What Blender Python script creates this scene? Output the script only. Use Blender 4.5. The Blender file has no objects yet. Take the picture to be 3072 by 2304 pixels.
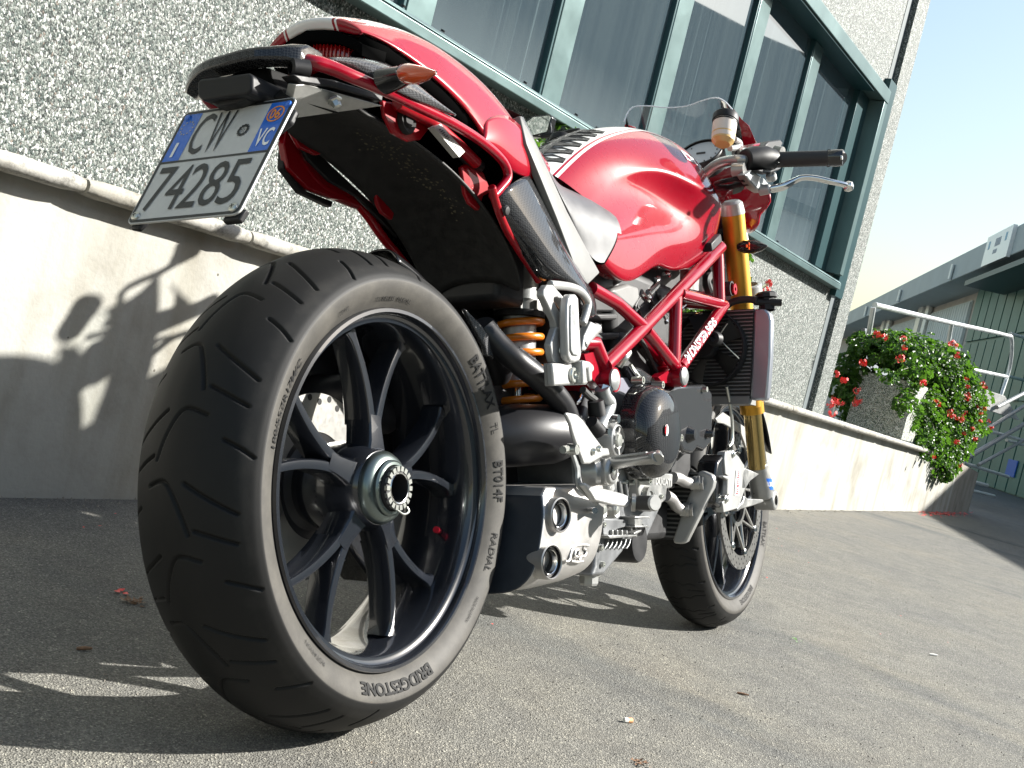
import bpy, math, random
import numpy as np
from mathutils import Vector, Matrix
sc = bpy.context.scene
rad = math.radians
V = Vector
# ------------------------------------------------------------------ camera, sky, sun, exposure
CAM = dict(c=(-1.2214, -0.8222, 0.5446), yaw=0.516838, pitch=-0.036518, roll=0.245039, f=3458.7)
_y, _p, _r = CAM['yaw'], CAM['pitch'], CAM['roll']
c_f = V((math.cos(_y)*math.cos(_p), math.sin(_y)*math.cos(_p), math.sin(_p)))
_r0 = V((math.sin(_y), -math.cos(_y), 0)); _u0 = _r0.cross(c_f)
c_r = _r0*math.cos(_r) + _u0*math.sin(_r)
c_u = -_r0*math.sin(_r) + _u0*math.cos(_r)
c_c = V(CAM['c'])
cd = bpy.data.cameras.new('camera'); cam = bpy.data.objects.new('camera', cd); sc.collection.objects.link(cam)
cd.sensor_width = 36; cd.lens = CAM['f']/3072*36; cd.clip_start = .02; cd.clip_end = 2000
cam.matrix_world = Matrix(((c_r.x, c_u.x, -c_f.x, c_c.x), (c_r.y, c_u.y, -c_f.y, c_c.y), (c_r.z, c_u.z, -c_f.z, c_c.z), (0, 0, 0, 1)))
sc.camera = cam
SUN_AZ, SUN_EL = rad(-48), rad(34)
sd = V((math.cos(SUN_EL)*math.cos(SUN_AZ), math.cos(SUN_EL)*math.sin(SUN_AZ), math.sin(SUN_EL)))
sl = bpy.data.lights.new('sun', 'SUN'); sl.energy = 5.0; sl.angle = rad(.8); sl.color = (1, .97, .91)
so = bpy.data.objects.new('sun', sl); sc.collection.objects.link(so); so.rotation_euler = sd.to_track_quat('Z', 'Y').to_euler()
w = bpy.data.worlds.new('World'); sc.world = w; w.use_nodes = True
nt = w.node_tree; bg = nt.nodes['Background']; sk = nt.nodes.new('ShaderNodeTexSky'); sk.sky_type = 'NISHITA'
sk.sun_disc = False; sk.sun_elevation = SUN_EL; sk.sun_rotation = rad(90) - SUN_AZ
sk.air_density = 1.6; sk.dust_density = 1.8; sk.ozone_density = 1.2
nt.links.new(sk.outputs[0], bg.inputs[0]); bg.inputs[1].default_value = .068
sc.view_settings.view_transform = 'Standard'; sc.view_settings.look = 'None'
sc.view_settings.exposure = 1.54; sc.view_settings.gamma = 1
sc.cycles.max_bounces = 8

# ------------------------------------------------------------------ measuring helpers
LEAN, ZOFF = 0.2502212, 0.00054
BIKE = Matrix.Translation((0, 0, ZOFF)) @ Matrix.Rotation(-LEAN, 4, 'X')
BI = BIKE.inverted()
def ray(px, py):
    f = CAM['f']; return c_c, c_f + c_r*((px-1536)/f) - c_u*((py-1152)/f)
ZM = {'S': (0, 0, 1), 'A': (1450, 750, 2.458), 'B': (1550, 780, 3.53), 'C': (1450, 1050, 3.687), 'D': (1450, 1400, 3.687),
      'E': (2000, 250, 3.687), 'F': (1950, 650, 3.3175), 'G': (1900, 1150, 2.212), 'H': (800, 400, 2.074), 'I': (550, 30, 3.16),
      'J': (1100, 100, 2.765), 'K': (350, 200, 3.318)}
def s_(q, z='S'):
    a, b, c = ZM[z]; return a+q[0]/c, b+q[1]/c
def P(q, y, z='S'):
    "measured point -> bike frame, at side offset y"
    o, d = ray(*s_(q, z)); o = BI @ o; d = BI.to_3x3() @ d; return o + d*((y-o.y)/d.y)
def Q(q, x, z='S'):
    "measured point -> bike frame, at fore-aft station x"
    o, d = ray(*s_(q, z)); o = BI @ o; d = BI.to_3x3() @ d; return o + d*((x-o.x)/d.x)
def PL(qs, y, z='S'):
    if isinstance(y, (int, float)): y = [y]*len(qs)
    return [P(q, yy, z) for q, yy in zip(qs, y)]
def QL(qs, x, z='S'):
    if isinstance(x, (int, float)): x = [x]*len(qs)
    return [Q(q, xx, z) for q, xx in zip(qs, x)]
WDIR = -0.03721294
wu = V((math.cos(WDIR), math.sin(WDIR), 0)); wn = V((-math.sin(WDIR), math.cos(WDIR), 0))
def WP(u, n, z): return wu*u + wn*n + V((0, 0, z))
def WQ(q, n):
    o, d = ray(*q); return o + d*((n-o.dot(wn))/d.dot(wn))
def GQ(q, z=0):
    o, d = ray(*q); return o + d*((z-o.z)/d.z)
def cr(pts, n=6, closed=False):
    "catmull-rom"
    pts = [V(p) for p in pts]; out = []; N = len(pts)
    for i in range(N if closed else N-1):
        if closed: a, b, c, d = pts[i-1], pts[i], pts[(i+1) % N], pts[(i+2) % N]
        else: a, b, c, d = pts[max(i-1, 0)], pts[i], pts[i+1], pts[min(i+2, N-1)]
        for k in range(n):
            t = k/n; out.append(.5*((2*b)+(c-a)*t+(2*a-5*b+4*c-d)*t*t+(3*b-a-3*c+d)*t**3))
    if not closed: out.append(pts[-1])
    return out

# ------------------------------------------------------------------ materials
def mat(name, col, rough=.5, metal=0, spec=.5, coat=0, bump=None, vary=None, trans=0, ior=1.5, alpha=1, coat_rough=.03, emis=None):
    m = bpy.data.materials.new(name); m.use_nodes = True; nt = m.node_tree; b = nt.nodes['Principled BSDF']
    b.inputs['Base Color'].default_value = (*col, 1); b.inputs['Roughness'].default_value = rough
    b.inputs['Metallic'].default_value = metal; b.inputs['Specular IOR Level'].default_value = spec
    b.inputs['Coat Weight'].default_value = coat; b.inputs['Coat Roughness'].default_value = coat_rough
    b.inputs['Transmission Weight'].default_value = trans; b.inputs['IOR'].default_value = ior; b.inputs['Alpha'].default_value = alpha
    tc = nt.nodes.new('ShaderNodeTexCoord')
    if vary:   # (scale, amount, roughamount)
        n = nt.nodes.new('ShaderNodeTexNoise'); n.inputs['Scale'].default_value = vary[0]; n.inputs['Detail'].default_value = 6; n.inputs['Roughness'].default_value = .65
        nt.links.new(tc.outputs['Object'], n.inputs['Vector'])
        mx = nt.nodes.new('ShaderNodeMix'); mx.data_type = 'RGBA'
        mx.inputs[6].default_value = (*[c*(1-vary[1]) for c in col], 1); mx.inputs[7].default_value = (*[min(1, c*(1+vary[1])) for c in col], 1)
        mr = nt.nodes.new('ShaderNodeMapRange'); mr.inputs[1].default_value = .3; mr.inputs[2].default_value = .7
        nt.links.new(n.outputs[0], mr.inputs[0]); nt.links.new(mr.outputs[0], mx.inputs[0]); nt.links.new(mx.outputs[2], b.inputs['Base Color'])
        if len(vary) > 2:
            m2 = nt.nodes.new('ShaderNodeMapRange'); m2.inputs[1].default_value = .3; m2.inputs[2].default_value = .7
            m2.inputs[3].default_value = max(0, rough-vary[2]); m2.inputs[4].default_value = min(1, rough+vary[2])
            nt.links.new(n.outputs[0], m2.inputs[0]); nt.links.new(m2.outputs[0], b.inputs['Roughness'])
    if bump:   # (scale, strength, distance)
        n = nt.nodes.new('ShaderNodeTexNoise'); n.inputs['Scale'].default_value = bump[0]; n.inputs['Detail'].default_value = 4
        nt.links.new(tc.outputs['Object'], n.inputs['Vector'])
        bp = nt.nodes.new('ShaderNodeBump'); bp.inputs['Strength'].default_value = bump[1]; bp.inputs['Distance'].default_value = bump[2]
        nt.links.new(n.outputs[0], bp.inputs['Height']); nt.links.new(bp.outputs[0], b.inputs['Normal'])
    return m
def N(nt, t, **kw):
    n = nt.nodes.new(t)
    for k, v in kw.items(): setattr(n, k, v)
    return n
def setramp(r, stops, interp='LINEAR'):
    e = r.color_ramp.elements; r.color_ramp.interpolation = interp
    while len(e) > 1: e.remove(e[-1])
    e[0].position, e[0].color = stops[0][0], (*stops[0][1], 1)
    for p, c in stops[1:]:
        x = e.new(p); x.color = (*c, 1)
def bsdf(m): return m.node_tree.nodes['Principled BSDF']

M = {}
M['red'] = mat('red_paint', (.25, .0005, .010), .3, 0, .12, 1, coat_rough=.015)
M['frame_red'] = mat('frame_red_paint', (.25, .0008, .011), .3, 0, .12, 1, coat_rough=.02)
M['dark_red'] = mat('satin_red_paint', (.24, .001, .006), .4, 0, .15, .4)
M['white'] = mat('white_paint', (.78, .78, .76), .3, 0, .5, .8)
M['black'] = mat('black_plastic', (.011, .011, .012), .5, 0, .3, vary=(30, .3, .1))
M['black_gloss'] = mat('black_gloss', (.012, .012, .013), .2, 0, .5, .6)
M['rubber'] = mat('rubber', (.02, .02, .02), .6)
M['seat'] = mat('seat_vinyl', (.07, .07, .072), .38, 0, .6, vary=(20, .2, .05))
M['skirt'] = mat('seat_skirt', (.13, .13, .125), .55, 0, .5, bump=(900, .2, .0005), vary=(15, .15))
M['alu'] = mat('cast_aluminium', (.34, .34, .33), .34, .7, .5, vary=(25, .14, .1), bump=(700, .15, .0004))
M['alu_paint'] = mat('silver_paint', (.37, .37, .36), .38, .35, .5, .3, vary=(20, .08, .06))
M['alu_dark'] = mat('dull_aluminium', (.26, .27, .27), .42, .6, .5, vary=(22, .2, .1), bump=(500, .2, .0004))
M['case'] = mat('engine_case', (.15, .155, .16), .45, .5, .5, vary=(18, .25, .1), bump=(400, .2, .0005))
M['engine_dark'] = mat('engine_dark', (.014, .014, .015), .55, .2, .5, vary=(20, .35, .1))
M['chrome'] = mat('polished_steel', (.75, .75, .74), .14, 1)
M['steel'] = mat('zinc_bolt', (.55, .56, .52), .3, .9)
M['rim'] = mat('rim_dark_metal', (.014, .016, .021), .2, .3, .6, .9)
M['rim_green'] = mat('anodised_hub', (.16, .19, .18), .28, .9)
M['disc'] = mat('brake_disc_steel', (.30, .295, .28), .36, 1, vary=(120, .04, .03))
M['hole'] = mat('dark_hole', (.006, .006, .006), .8)
M['gold'] = mat('gold_anodised', (.52, .27, .035), .42, .8, .5)
M['spring'] = mat('spring_yellow', (.60, .17, .008), .35, 0, .5, .5)
M['exhaust'] = mat('bead_blasted_steel', (.40, .39, .375), .42, .75, .5, vary=(9, .14, .1), bump=(600, .1, .0003))
M['heat_black'] = mat('satin_black_coating', (.013, .013, .015), .38, 0, .4, bump=(600, .2, .0004))
M['rad_core'] = mat('radiator_core', (.05, .05, .052), .55, .4)
M['rad_fin'] = mat('radiator_fin', (.24, .24, .235), .45, .7)
M['rad_tank'] = mat('radiator_tank', (.36, .38, .42), .3, .7, .5, .2)
M['lens_red'] = mat('red_lens', (.30, .006, .010), .15, 0, .6, 1)
M['lens_amber'] = mat('orange_lens', (.55, .07, .012), .15, 0, .6, 1)
M['lens_clear'] = mat('clear_lens', (.6, .6, .6), .05, .5, .6, 1)
M['reservoir'] = mat('milky_plastic', (.70, .62, .54), .3, 0, .5, .3)
M['fluid'] = mat('brake_fluid', (.60, .40, .16), .3)
M['plate'] = mat('plate_sheet', (.50, .50, .485), .35, 0, .5, .3, vary=(40, .06))
M['plate_blue'] = mat('plate_blue', (.014, .13, .56), .35, 0, .5, .3)
M['plate_ink'] = mat('plate_ink', (.020, .022, .024), .4)
M['plate_orange'] = mat('plate_orange', (.78, .27, .02), .4)
M['plate_yellow'] = mat('plate_star', (.55, .45, .12), .4)
M['decal'] = mat('white_decal', (.8, .8, .8), .35, 0, .5, .5)
M['red_alu'] = mat('red_anodised', (.5, .012, .03), .25, .7)
M['mirror'] = mat('mirror_glass', (.85, .88, .86), .03, 1)
M['dial'] = mat('dial_face', (.45, .47, .48), .4)
M['sticker'] = mat('silver_sticker', (.42, .41, .38), .35, .3)

def carbon(name, a, b, scale, rough=.22):
    m = mat(name, a, rough, 0, .5, 1); nt = m.node_tree; bs = bsdf(m)
    tc = N(nt, 'ShaderNodeTexCoord'); mp = N(nt, 'ShaderNodeMapping'); mp.inputs['Rotation'].default_value = (.5, .6, .785)
    ck = N(nt, 'ShaderNodeTexChecker'); ck.inputs['Scale'].default_value = scale
    ck.inputs[1].default_value = (*a, 1); ck.inputs[2].default_value = (*b, 1)
    nt.links.new(tc.outputs['Object'], mp.inputs[0]); nt.links.new(mp.outputs[0], ck.inputs[0]); nt.links.new(ck.outputs[0], bs.inputs['Base Color'])
    bs.inputs['Metallic'].default_value = 0; bs.inputs['Specular IOR Level'].default_value = .04; bs.inputs['Roughness'].default_value = .6; bs.inputs['Coat Roughness'].default_value = .06
    return m
M['carbon'] = carbon('carbon_weave', (.008, .008, .009), (.030, .031, .033), 420)
M['carbon_grey'] = carbon('silver_carbon_weave', (.035, .035, .036), (.09, .09, .094), 420)

# tank paint: red with white centre stripe bordered by thin lines (pattern lies across the bike, object Y)
def stripe_paint(name, edge, lines):
    m = mat(name, (.25, .0005, .010), .3, 0, .12, 1, coat_rough=.015); nt = m.node_tree; b = bsdf(m)
    tc = N(nt, 'ShaderNodeTexCoord'); sx = N(nt, 'ShaderNodeSeparateXYZ'); ab = N(nt, 'ShaderNodeMath', operation='ABSOLUTE')
    nt.links.new(tc.outputs['Object'], sx.inputs[0]); nt.links.new(sx.outputs[1], ab.inputs[0])
    mu = N(nt, 'ShaderNodeMath', operation='MULTIPLY'); mu.inputs[1].default_value = 10; nt.links.new(ab.outputs[0], mu.inputs[0])
    r = N(nt, 'ShaderNodeValToRGB'); R, W_, = (.25, .0005, .010), (.74, .74, .72)
    st = [(0, W_), (edge*10, R)]
    for a, b_ in lines: st += [(a*10, W_), (b_*10, R)]
    setramp(r, st, 'CONSTANT'); nt.links.new(mu.outputs[0], r.inputs[0])
    # dust and fine swirl marks vary the roughness
    n = N(nt, 'ShaderNodeTexNoise'); n.inputs['Scale'].default_value = 45; n.inputs['Detail'].default_value = 8
    mr = N(nt, 'ShaderNodeMapRange'); mr.inputs[3].default_value = .24; mr.inputs[4].default_value = .32
    nt.links.new(tc.outputs['Object'], n.inputs[0]); nt.links.new(n.outputs[0], mr.inputs[0]); nt.links.new(mr.outputs[0], b.inputs['Roughness'])
    nt.links.new(r.outputs[0], b.inputs['Base Color']); return m
M['tank'] = stripe_paint('tank_paint', .050, [(.053, .057)])
M['tail'] = stripe_paint('tail_paint', .036, [(.0395, .0425)])

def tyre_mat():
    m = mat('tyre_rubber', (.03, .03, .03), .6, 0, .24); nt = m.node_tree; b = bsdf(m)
    at = N(nt, 'ShaderNodeAttribute'); at.attribute_name = 'wear_sheen'
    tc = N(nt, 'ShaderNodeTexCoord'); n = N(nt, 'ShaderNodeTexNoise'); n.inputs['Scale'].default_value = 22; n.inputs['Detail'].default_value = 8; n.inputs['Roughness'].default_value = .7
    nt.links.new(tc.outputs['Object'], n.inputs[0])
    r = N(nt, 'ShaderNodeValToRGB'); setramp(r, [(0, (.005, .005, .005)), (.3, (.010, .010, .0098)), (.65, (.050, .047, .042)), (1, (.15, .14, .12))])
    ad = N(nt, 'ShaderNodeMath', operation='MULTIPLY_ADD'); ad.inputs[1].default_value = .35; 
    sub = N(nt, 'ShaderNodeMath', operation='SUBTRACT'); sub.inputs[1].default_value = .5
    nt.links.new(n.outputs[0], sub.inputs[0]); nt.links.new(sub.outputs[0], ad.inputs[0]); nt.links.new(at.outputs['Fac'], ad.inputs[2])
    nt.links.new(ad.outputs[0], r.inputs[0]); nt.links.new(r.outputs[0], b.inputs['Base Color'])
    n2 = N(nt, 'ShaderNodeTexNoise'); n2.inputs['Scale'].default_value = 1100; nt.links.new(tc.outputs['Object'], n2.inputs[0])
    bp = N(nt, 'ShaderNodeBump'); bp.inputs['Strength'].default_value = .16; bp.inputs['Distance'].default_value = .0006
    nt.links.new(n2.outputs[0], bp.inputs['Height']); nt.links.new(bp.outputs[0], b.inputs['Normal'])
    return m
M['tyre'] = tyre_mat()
M['tyre_text'] = mat('tyre_lettering', (.012, .012, .012), .7, 0, .2)

# ------------------------------------------------------------------ mesh building
_TX = {}
def text_geo(s, bold=0.0, shear=0):
    k = (s, bold, shear)
    if k in _TX: return _TX[k]
    cu = bpy.data.curves.new('t', 'FONT'); cu.body = s; cu.offset = bold; cu.shear = shear; cu.resolution_u = 3
    o = bpy.data.objects.new('t', cu); sc.collection.objects.link(o)
    bpy.context.view_layer.update()
    me = bpy.data.meshes.new_from_object(o.evaluated_get(bpy.context.evaluated_depsgraph_get()))
    vs = [(v.co.x, v.co.y) for v in me.vertices]; fs = [tuple(p.vertices) for p in me.polygons]
    bpy.data.objects.remove(o); bpy.data.curves.remove(cu); bpy.data.meshes.remove(me)
    x0 = min(v[0] for v in vs); x1 = max(v[0] for v in vs); y0 = min(v[1] for v in vs); y1 = max(v[1] for v in vs)
    asp = (x1-x0)/(y1-y0)
    _TX[k] = ([((x-x0)/(x1-x0), (y-y0)/(y1-y0)) for x, y in vs], fs, asp); return _TX[k]

class MB:
    def __init__(s): s.v = []; s.f = []; s.m = []; s.mi = 0; s.mats = []
    def use(s, m):
        if m not in s.mats: s.mats.append(m)
        s.mi = s.mats.index(m); return s
    def add(s, vs, fs):
        o = len(s.v); s.v += [tuple(v) for v in vs]; s.f += [tuple(i+o for i in f) for f in fs]; s.m += [s.mi]*len(fs); return s
    def grid(s, rows, cu=False, cv=False):
        n, k = len(rows), len(rows[0]); vs = [p for r in rows for p in r]; fs = []
        for i in range(n if cu else n-1):
            for j in range(k if cv else k-1):
                a, b = i, (i+1) % n; c, d = j, (j+1) % k
                fs.append((a*k+c, a*k+d, b*k+d, b*k+c))
        return s.add(vs, fs)
    def tube(s, pts, r, n=12, caps=True, flat=1.0, up=None):
        pts = [V(p) for p in pts]; R = r if isinstance(r, (list, tuple)) else [r]*len(pts)
        if len(R) != len(pts):
            R = [float(np.interp(i/(len(pts)-1), np.linspace(0, 1, len(R)), R)) for i in range(len(pts))]
        rows = []; t0 = (pts[1]-pts[0]).normalized(); u = (V(up) if up else (V((0, 0, 1)) if abs(t0.z) < .9 else V((1, 0, 0))))
        u = (u - t0*u.dot(t0)).normalized()
        for i, p in enumerate(pts):
            t = (pts[min(i+1, len(pts)-1)] - pts[max(i-1, 0)]).normalized(); u = (u - t*u.dot(t)).normalized(); w_ = t.cross(u)
            rows.append([p + (u*math.cos(a)*flat + w_*math.sin(a))*R[i] for a in [2*math.pi*k/n for k in range(n)]])
        s.grid(rows, cv=True)
        if caps:
            o = len(s.v); s.v += [tuple(q) for q in rows[0]] + [tuple(q) for q in rows[-1]]
            s.f += [tuple(range(o+n-1, o-1, -1)), tuple(range(o+n, o+2*n))]; s.m += [s.mi]*2
        return s
    def prism(s, poly, d):
        poly = [V(p) for p in poly]; d = V(d); n = len(poly)
        vs = poly + [p+d for p in poly]; fs = [tuple(range(n)), tuple(range(2*n-1, n-1, -1))] + [(i, i+n, (i+1) % n+n, (i+1) % n) for i in range(n)]
        return s.add(vs, fs)
    def box(s, c, hx, hy, hz, R=None):
        c = V(c); R = R or Matrix.Identity(3)
        vs = [c + R @ V((hx*a, hy*b, hz*e)) for a in (-1, 1) for b in (-1, 1) for e in (-1, 1)]
        return s.add(vs, [(0, 1, 3, 2), (4, 6, 7, 5), (0, 4, 5, 1), (2, 3, 7, 6), (0, 2, 6, 4), (1, 5, 7, 3)])
    def lathe(s, prof, o, ax=(0, 1, 0), n=48, a0=0, a1=2*math.pi, closed=False, ref=(1, 0, 0)):
        o = V(o); ax = V(ax).normalized(); e1 = V(ref); e1 = (e1-ax*e1.dot(ax)).normalized(); e2 = e1.cross(ax)
        full = abs(a1-a0-2*math.pi) < 1e-6; N_ = n if full else n+1
        rows = []
        for k in range(N_):
            a = a0+(a1-a0)*k/n; d = e1*math.cos(a)+e2*math.sin(a)
            rows.append([o+d*r+ax*h for r, h in prof])
        return s.grid(rows, cu=full, cv=closed)
    def bolt(s, c, ax, r, h, hexr=True):
        ax = V(ax).normalized(); s.lathe([(0, h), (r*.86, h), (r, h*.75), (r, 0)], c, ax, 20)
        return s
    def text(s, st, fn, bold=.0, shear=0, h=0.0003):
        vs, fs, asp = text_geo(st, bold, shear); return s.add([fn(x, y, h) for x, y in vs], fs)
    def build(s, name, parent=None, smooth=35, bevel=None, sub=None, solid=None, seg=2):
        me = bpy.data.meshes.new(name); me.from_pydata(s.v, [], s.f)
        for m in s.mats: me.materials.append(m)
        me.polygons.foreach_set('material_index', s.m); me.update()
        bmn = None
        import bmesh
        bm = bmesh.new(); bm.from_mesh(me); bmesh.ops.remove_doubles(bm, verts=bm.verts, dist=1e-6)
        bmesh.ops.recalc_face_normals(bm, faces=bm.faces); bm.to_mesh(me); bm.free()
        o = bpy.data.objects.new(name, me); sc.collection.objects.link(o)
        if smooth: me.shade_smooth(); me.set_sharp_from_angle(angle=rad(smooth))
        if sub is not None:
            md = o.modifiers.new('sub', 'SUBSURF'); md.levels = md.render_levels = sub
            if smooth: me.set_sharp_from_angle(angle=rad(180))
        if solid: md = o.modifiers.new('solid', 'SOLIDIFY'); md.thickness = solid; md.offset = -1
        if bevel:
            md = o.modifiers.new('bevel', 'BEVEL'); md.width = bevel; md.segments = seg; md.limit_method = 'ANGLE'; md.angle_limit = rad(35); md.harden_normals = False
        if parent: o.parent = parent
        return o
def split_lr(o):
    "left and right halves of a mirrored part become two objects of the same kind"
    import bmesh
    c = o.copy(); c.data = o.data.copy(); sc.collection.objects.link(c)
    for ob, sg in ((o, -1), (c, 1)):
        bm = bmesh.new(); bm.from_mesh(ob.data); bmesh.ops.delete(bm, geom=[f for f in bm.faces if f.calc_center_median().y*sg < 0], context='FACES'); bm.to_mesh(ob.data); bm.free()
    return o, c
def thing(name, label, cat, mw=None, group=None):
    o = bpy.data.objects.new(name, None); sc.collection.objects.link(o); o.empty_display_size = .1
    if mw is not None: o.matrix_world = mw
    o['label'] = label; o['category'] = cat
    if group: o['group'] = group
    return o
def tag(o, label, cat, group=None):
    o['label'] = label; o['category'] = cat
    if group: o['group'] = group
    return o
def struct(o): o['kind'] = 'structure'; return o
def mir(pts): return [V((p[0], -p[1], p[2])) for p in pts]
rnd = random.Random(7)

# ================================================================== SETTING
def asphalt():
    m = mat('asphalt', (.2, .19, .18), .85, 0, .3); nt = m.node_tree; b = bsdf(m)
    tc = N(nt, 'ShaderNodeTexCoord'); L = nt.links.new
    v = N(nt, 'ShaderNodeTexVoronoi'); v.inputs['Scale'].default_value = 400; L(tc.outputs['Object'], v.inputs[0])
    v2 = N(nt, 'ShaderNodeTexVoronoi'); v2.inputs['Scale'].default_value = 620; L(tc.outputs['Object'], v2.inputs[0])
    n = N(nt, 'ShaderNodeTexNoise'); n.inputs['Scale'].default_value = 1.7; n.inputs['Detail'].default_value = 9; n.inputs['Roughness'].default_value = .6; L(tc.outputs['Object'], n.inputs[0])
    n3 = N(nt, 'ShaderNodeTexNoise'); n3.inputs['Scale'].default_value = 11; n3.inputs['Detail'].default_value = 6; L(tc.outputs['Object'], n3.inputs[0])
    sx = N(nt, 'ShaderNodeSeparateColor'); L(v.outputs['Color'], sx.inputs[0])
    r = N(nt, 'ShaderNodeValToRGB'); setramp(r, [(0, (.098, .096, .089)), (.35, (.134, .132, .124)), (.7, (.170, .167, .156)), (.93, (.208, .204, .190)), (1, (.34, .33, .29))])
    L(sx.outputs[0], r.inputs[0])
    sx2 = N(nt, 'ShaderNodeSeparateColor'); L(v2.outputs['Color'], sx2.inputs[0])
    r2 = N(nt, 'ShaderNodeValToRGB'); setramp(r2, [(0, (.62, .62, .62)), (.8, (1, 1, 1)), (1, (1.35, 1.35, 1.35))]); L(sx2.outputs[1], r2.inputs[0])
    mx = N(nt, 'ShaderNodeMix', data_type='RGBA', blend_type='MULTIPLY'); mx.inputs[0].default_value = 1; L(r.outputs[0], mx.inputs[6]); L(r2.outputs[0], mx.inputs[7])
    # patches: sandy dust and bluish wear
    r3 = N(nt, 'ShaderNodeValToRGB'); setramp(r3, [(.30, (.90, .90, .90)), (.48, (1.0, .99, .95)), (.56, (1.06, 1.04, .98)), (.72, (1.16, 1.10, .98))]); L(n.outputs[0], r3.inputs[0])
    mx2 = N(nt, 'ShaderNodeMix', data_type='RGBA', blend_type='MULTIPLY'); mx2.inputs[0].default_value = 1; L(mx.outputs[2], mx2.inputs[6]); L(r3.outputs[0], mx2.inputs[7])
    r4 = N(nt, 'ShaderNodeValToRGB'); setramp(r4, [(.3, (.86, .86, .87)), (.7, (1.12, 1.12, 1.1))]); L(n3.outputs[0], r4.inputs[0])
    mx3 = N(nt, 'ShaderNodeMix', data_type='RGBA', blend_type='MULTIPLY'); mx3.inputs[0].default_value = 1; L(mx2.outputs[2], mx3.inputs[6]); L(r4.outputs[0], mx3.inputs[7])
    # long dark tyre / drip streaks crossing the yard
    mp = N(nt, 'ShaderNodeMapping'); mp.inputs['Rotation'].default_value = (0, 0, rad(52)); mp.inputs['Scale'].default_value = (1.6, .22, 1); L(tc.outputs['Object'], mp.inputs[0])
    n4 = N(nt, 'ShaderNodeTexNoise'); n4.inputs['Scale'].default_value = 1.6; n4.inputs['Detail'].default_value = 3; L(mp.outputs[0], n4.inputs[0])
    r5 = N(nt, 'ShaderNodeValToRGB'); setramp(r5, [(.34, (.74, .77, .82)), (.42, (1, 1, 1))]); L(n4.outputs[0], r5.inputs[0])
    mx4 = N(nt, 'ShaderNodeMix', data_type='RGBA', blend_type='MULTIPLY'); mx4.inputs[0].default_value = 1; L(mx3.outputs[2], mx4.inputs[6]); L(r5.outputs[0], mx4.inputs[7])
    L(mx4.outputs[2], b.inputs['Base Color'])
    bp = N(nt, 'ShaderNodeBump'); bp.inputs['Strength'].default_value = .8; bp.inputs['Distance'].default_value = .0022; L(v.outputs['Distance'], bp.inputs['Height'])
    bp2 = N(nt, 'ShaderNodeBump'); bp2.inputs['Strength'].default_value = .5; bp2.inputs['Distance'].default_value = .004; L(n3.outputs[0], bp2.inputs['Height']); L(bp.outputs[0], bp2.inputs['Normal'])
    L(bp2.outputs[0], b.inputs['Normal']); return m
M['asphalt'] = asphalt()
g = MB().use(M['asphalt']); g.grid([[V((x, y, 0)) for y in (-300, -40, -6, 2, 10, 60, 300)] for x in (-300, -40, -4, 4, 14, 60, 300)])
struct(g.build('ground'))

def pebble(name, scale, tint=(1, 1, 1)):
    m = mat(name, (.4, .4, .4), .6, 0, .4); nt = m.node_tree; b = bsdf(m); L = nt.links.new
    tc = N(nt, 'ShaderNodeTexCoord'); mp = N(nt, 'ShaderNodeMapping'); mp.inputs['Scale'].default_value = (1.15, 1, .8); L(tc.outputs['Object'], mp.inputs[0])
    wn_ = N(nt, 'ShaderNodeTexNoise'); wn_.inputs['Scale'].default_value = scale*.6; L(mp.outputs[0], wn_.inputs[0])
    mxv = N(nt, 'ShaderNodeMix', data_type='RGBA', blend_type='LINEAR_LIGHT'); mxv.inputs[0].default_value = .006; L(mp.outputs[0], mxv.inputs[6]); L(wn_.outputs[1], mxv.inputs[7])
    v = N(nt, 'ShaderNodeTexVoronoi'); v.inputs['Scale'].default_value = scale; L(mxv.outputs[2], v.inputs[0])
    sx = N(nt, 'ShaderNodeSeparateColor'); L(v.outputs['Color'], sx.inputs[0])
    r = N(nt, 'ShaderNodeValToRGB')
    c = lambda a: tuple(min(.75, x*t) for x, t in zip(a, tint))
    setramp(r, [(0, c((.04, .055, .05))), (.16, c((.09, .12, .11))), (.3, c((.15, .175, .155))), (.45, c((.20, .22, .20))), (.545, c((.20, .16, .13))), (.56, c((.26, .28, .26))), (.70, c((.38, .39, .37))), (.84, c((.68, .68, .66)))], 'CONSTANT')
    L(sx.outputs[0], r.inputs[0])
    # dark mortar gaps
    gp = N(nt, 'ShaderNodeMapRange'); gp.inputs[1].default_value = .45; gp.inputs[2].default_value = .8; gp.inputs[3].default_value = 1; gp.inputs[4].default_value = .25
    L(v.outputs['Distance'], gp.inputs[0])
    mx = N(nt, 'ShaderNodeMix', data_type='RGBA', blend_type='MULTIPLY'); mx.inputs[0].default_value = 1; L(r.outputs[0], mx.inputs[6]); L(gp.outputs[0], mx.inputs[7])
    L(mx.outputs[2], b.inputs['Base Color'])
    iv = N(nt, 'ShaderNodeMath', operation='SUBTRACT'); iv.inputs[0].default_value = 1; L(v.outputs['Distance'], iv.inputs[1])
    bp = N(nt, 'ShaderNodeBump'); bp.inputs['Strength'].default_value = 1; bp.inputs['Distance'].default_value = .45/scale; L(iv.outputs[0], bp.inputs['Height']); L(bp.outputs[0], b.inputs['Normal'])
    return m
M['pebble'] = pebble('pebble_aggregate', 235, (.72, .74, .73))
M['pebble_small'] = pebble('planter_aggregate', 230, (2.1, 2.0, 1.85))

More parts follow.
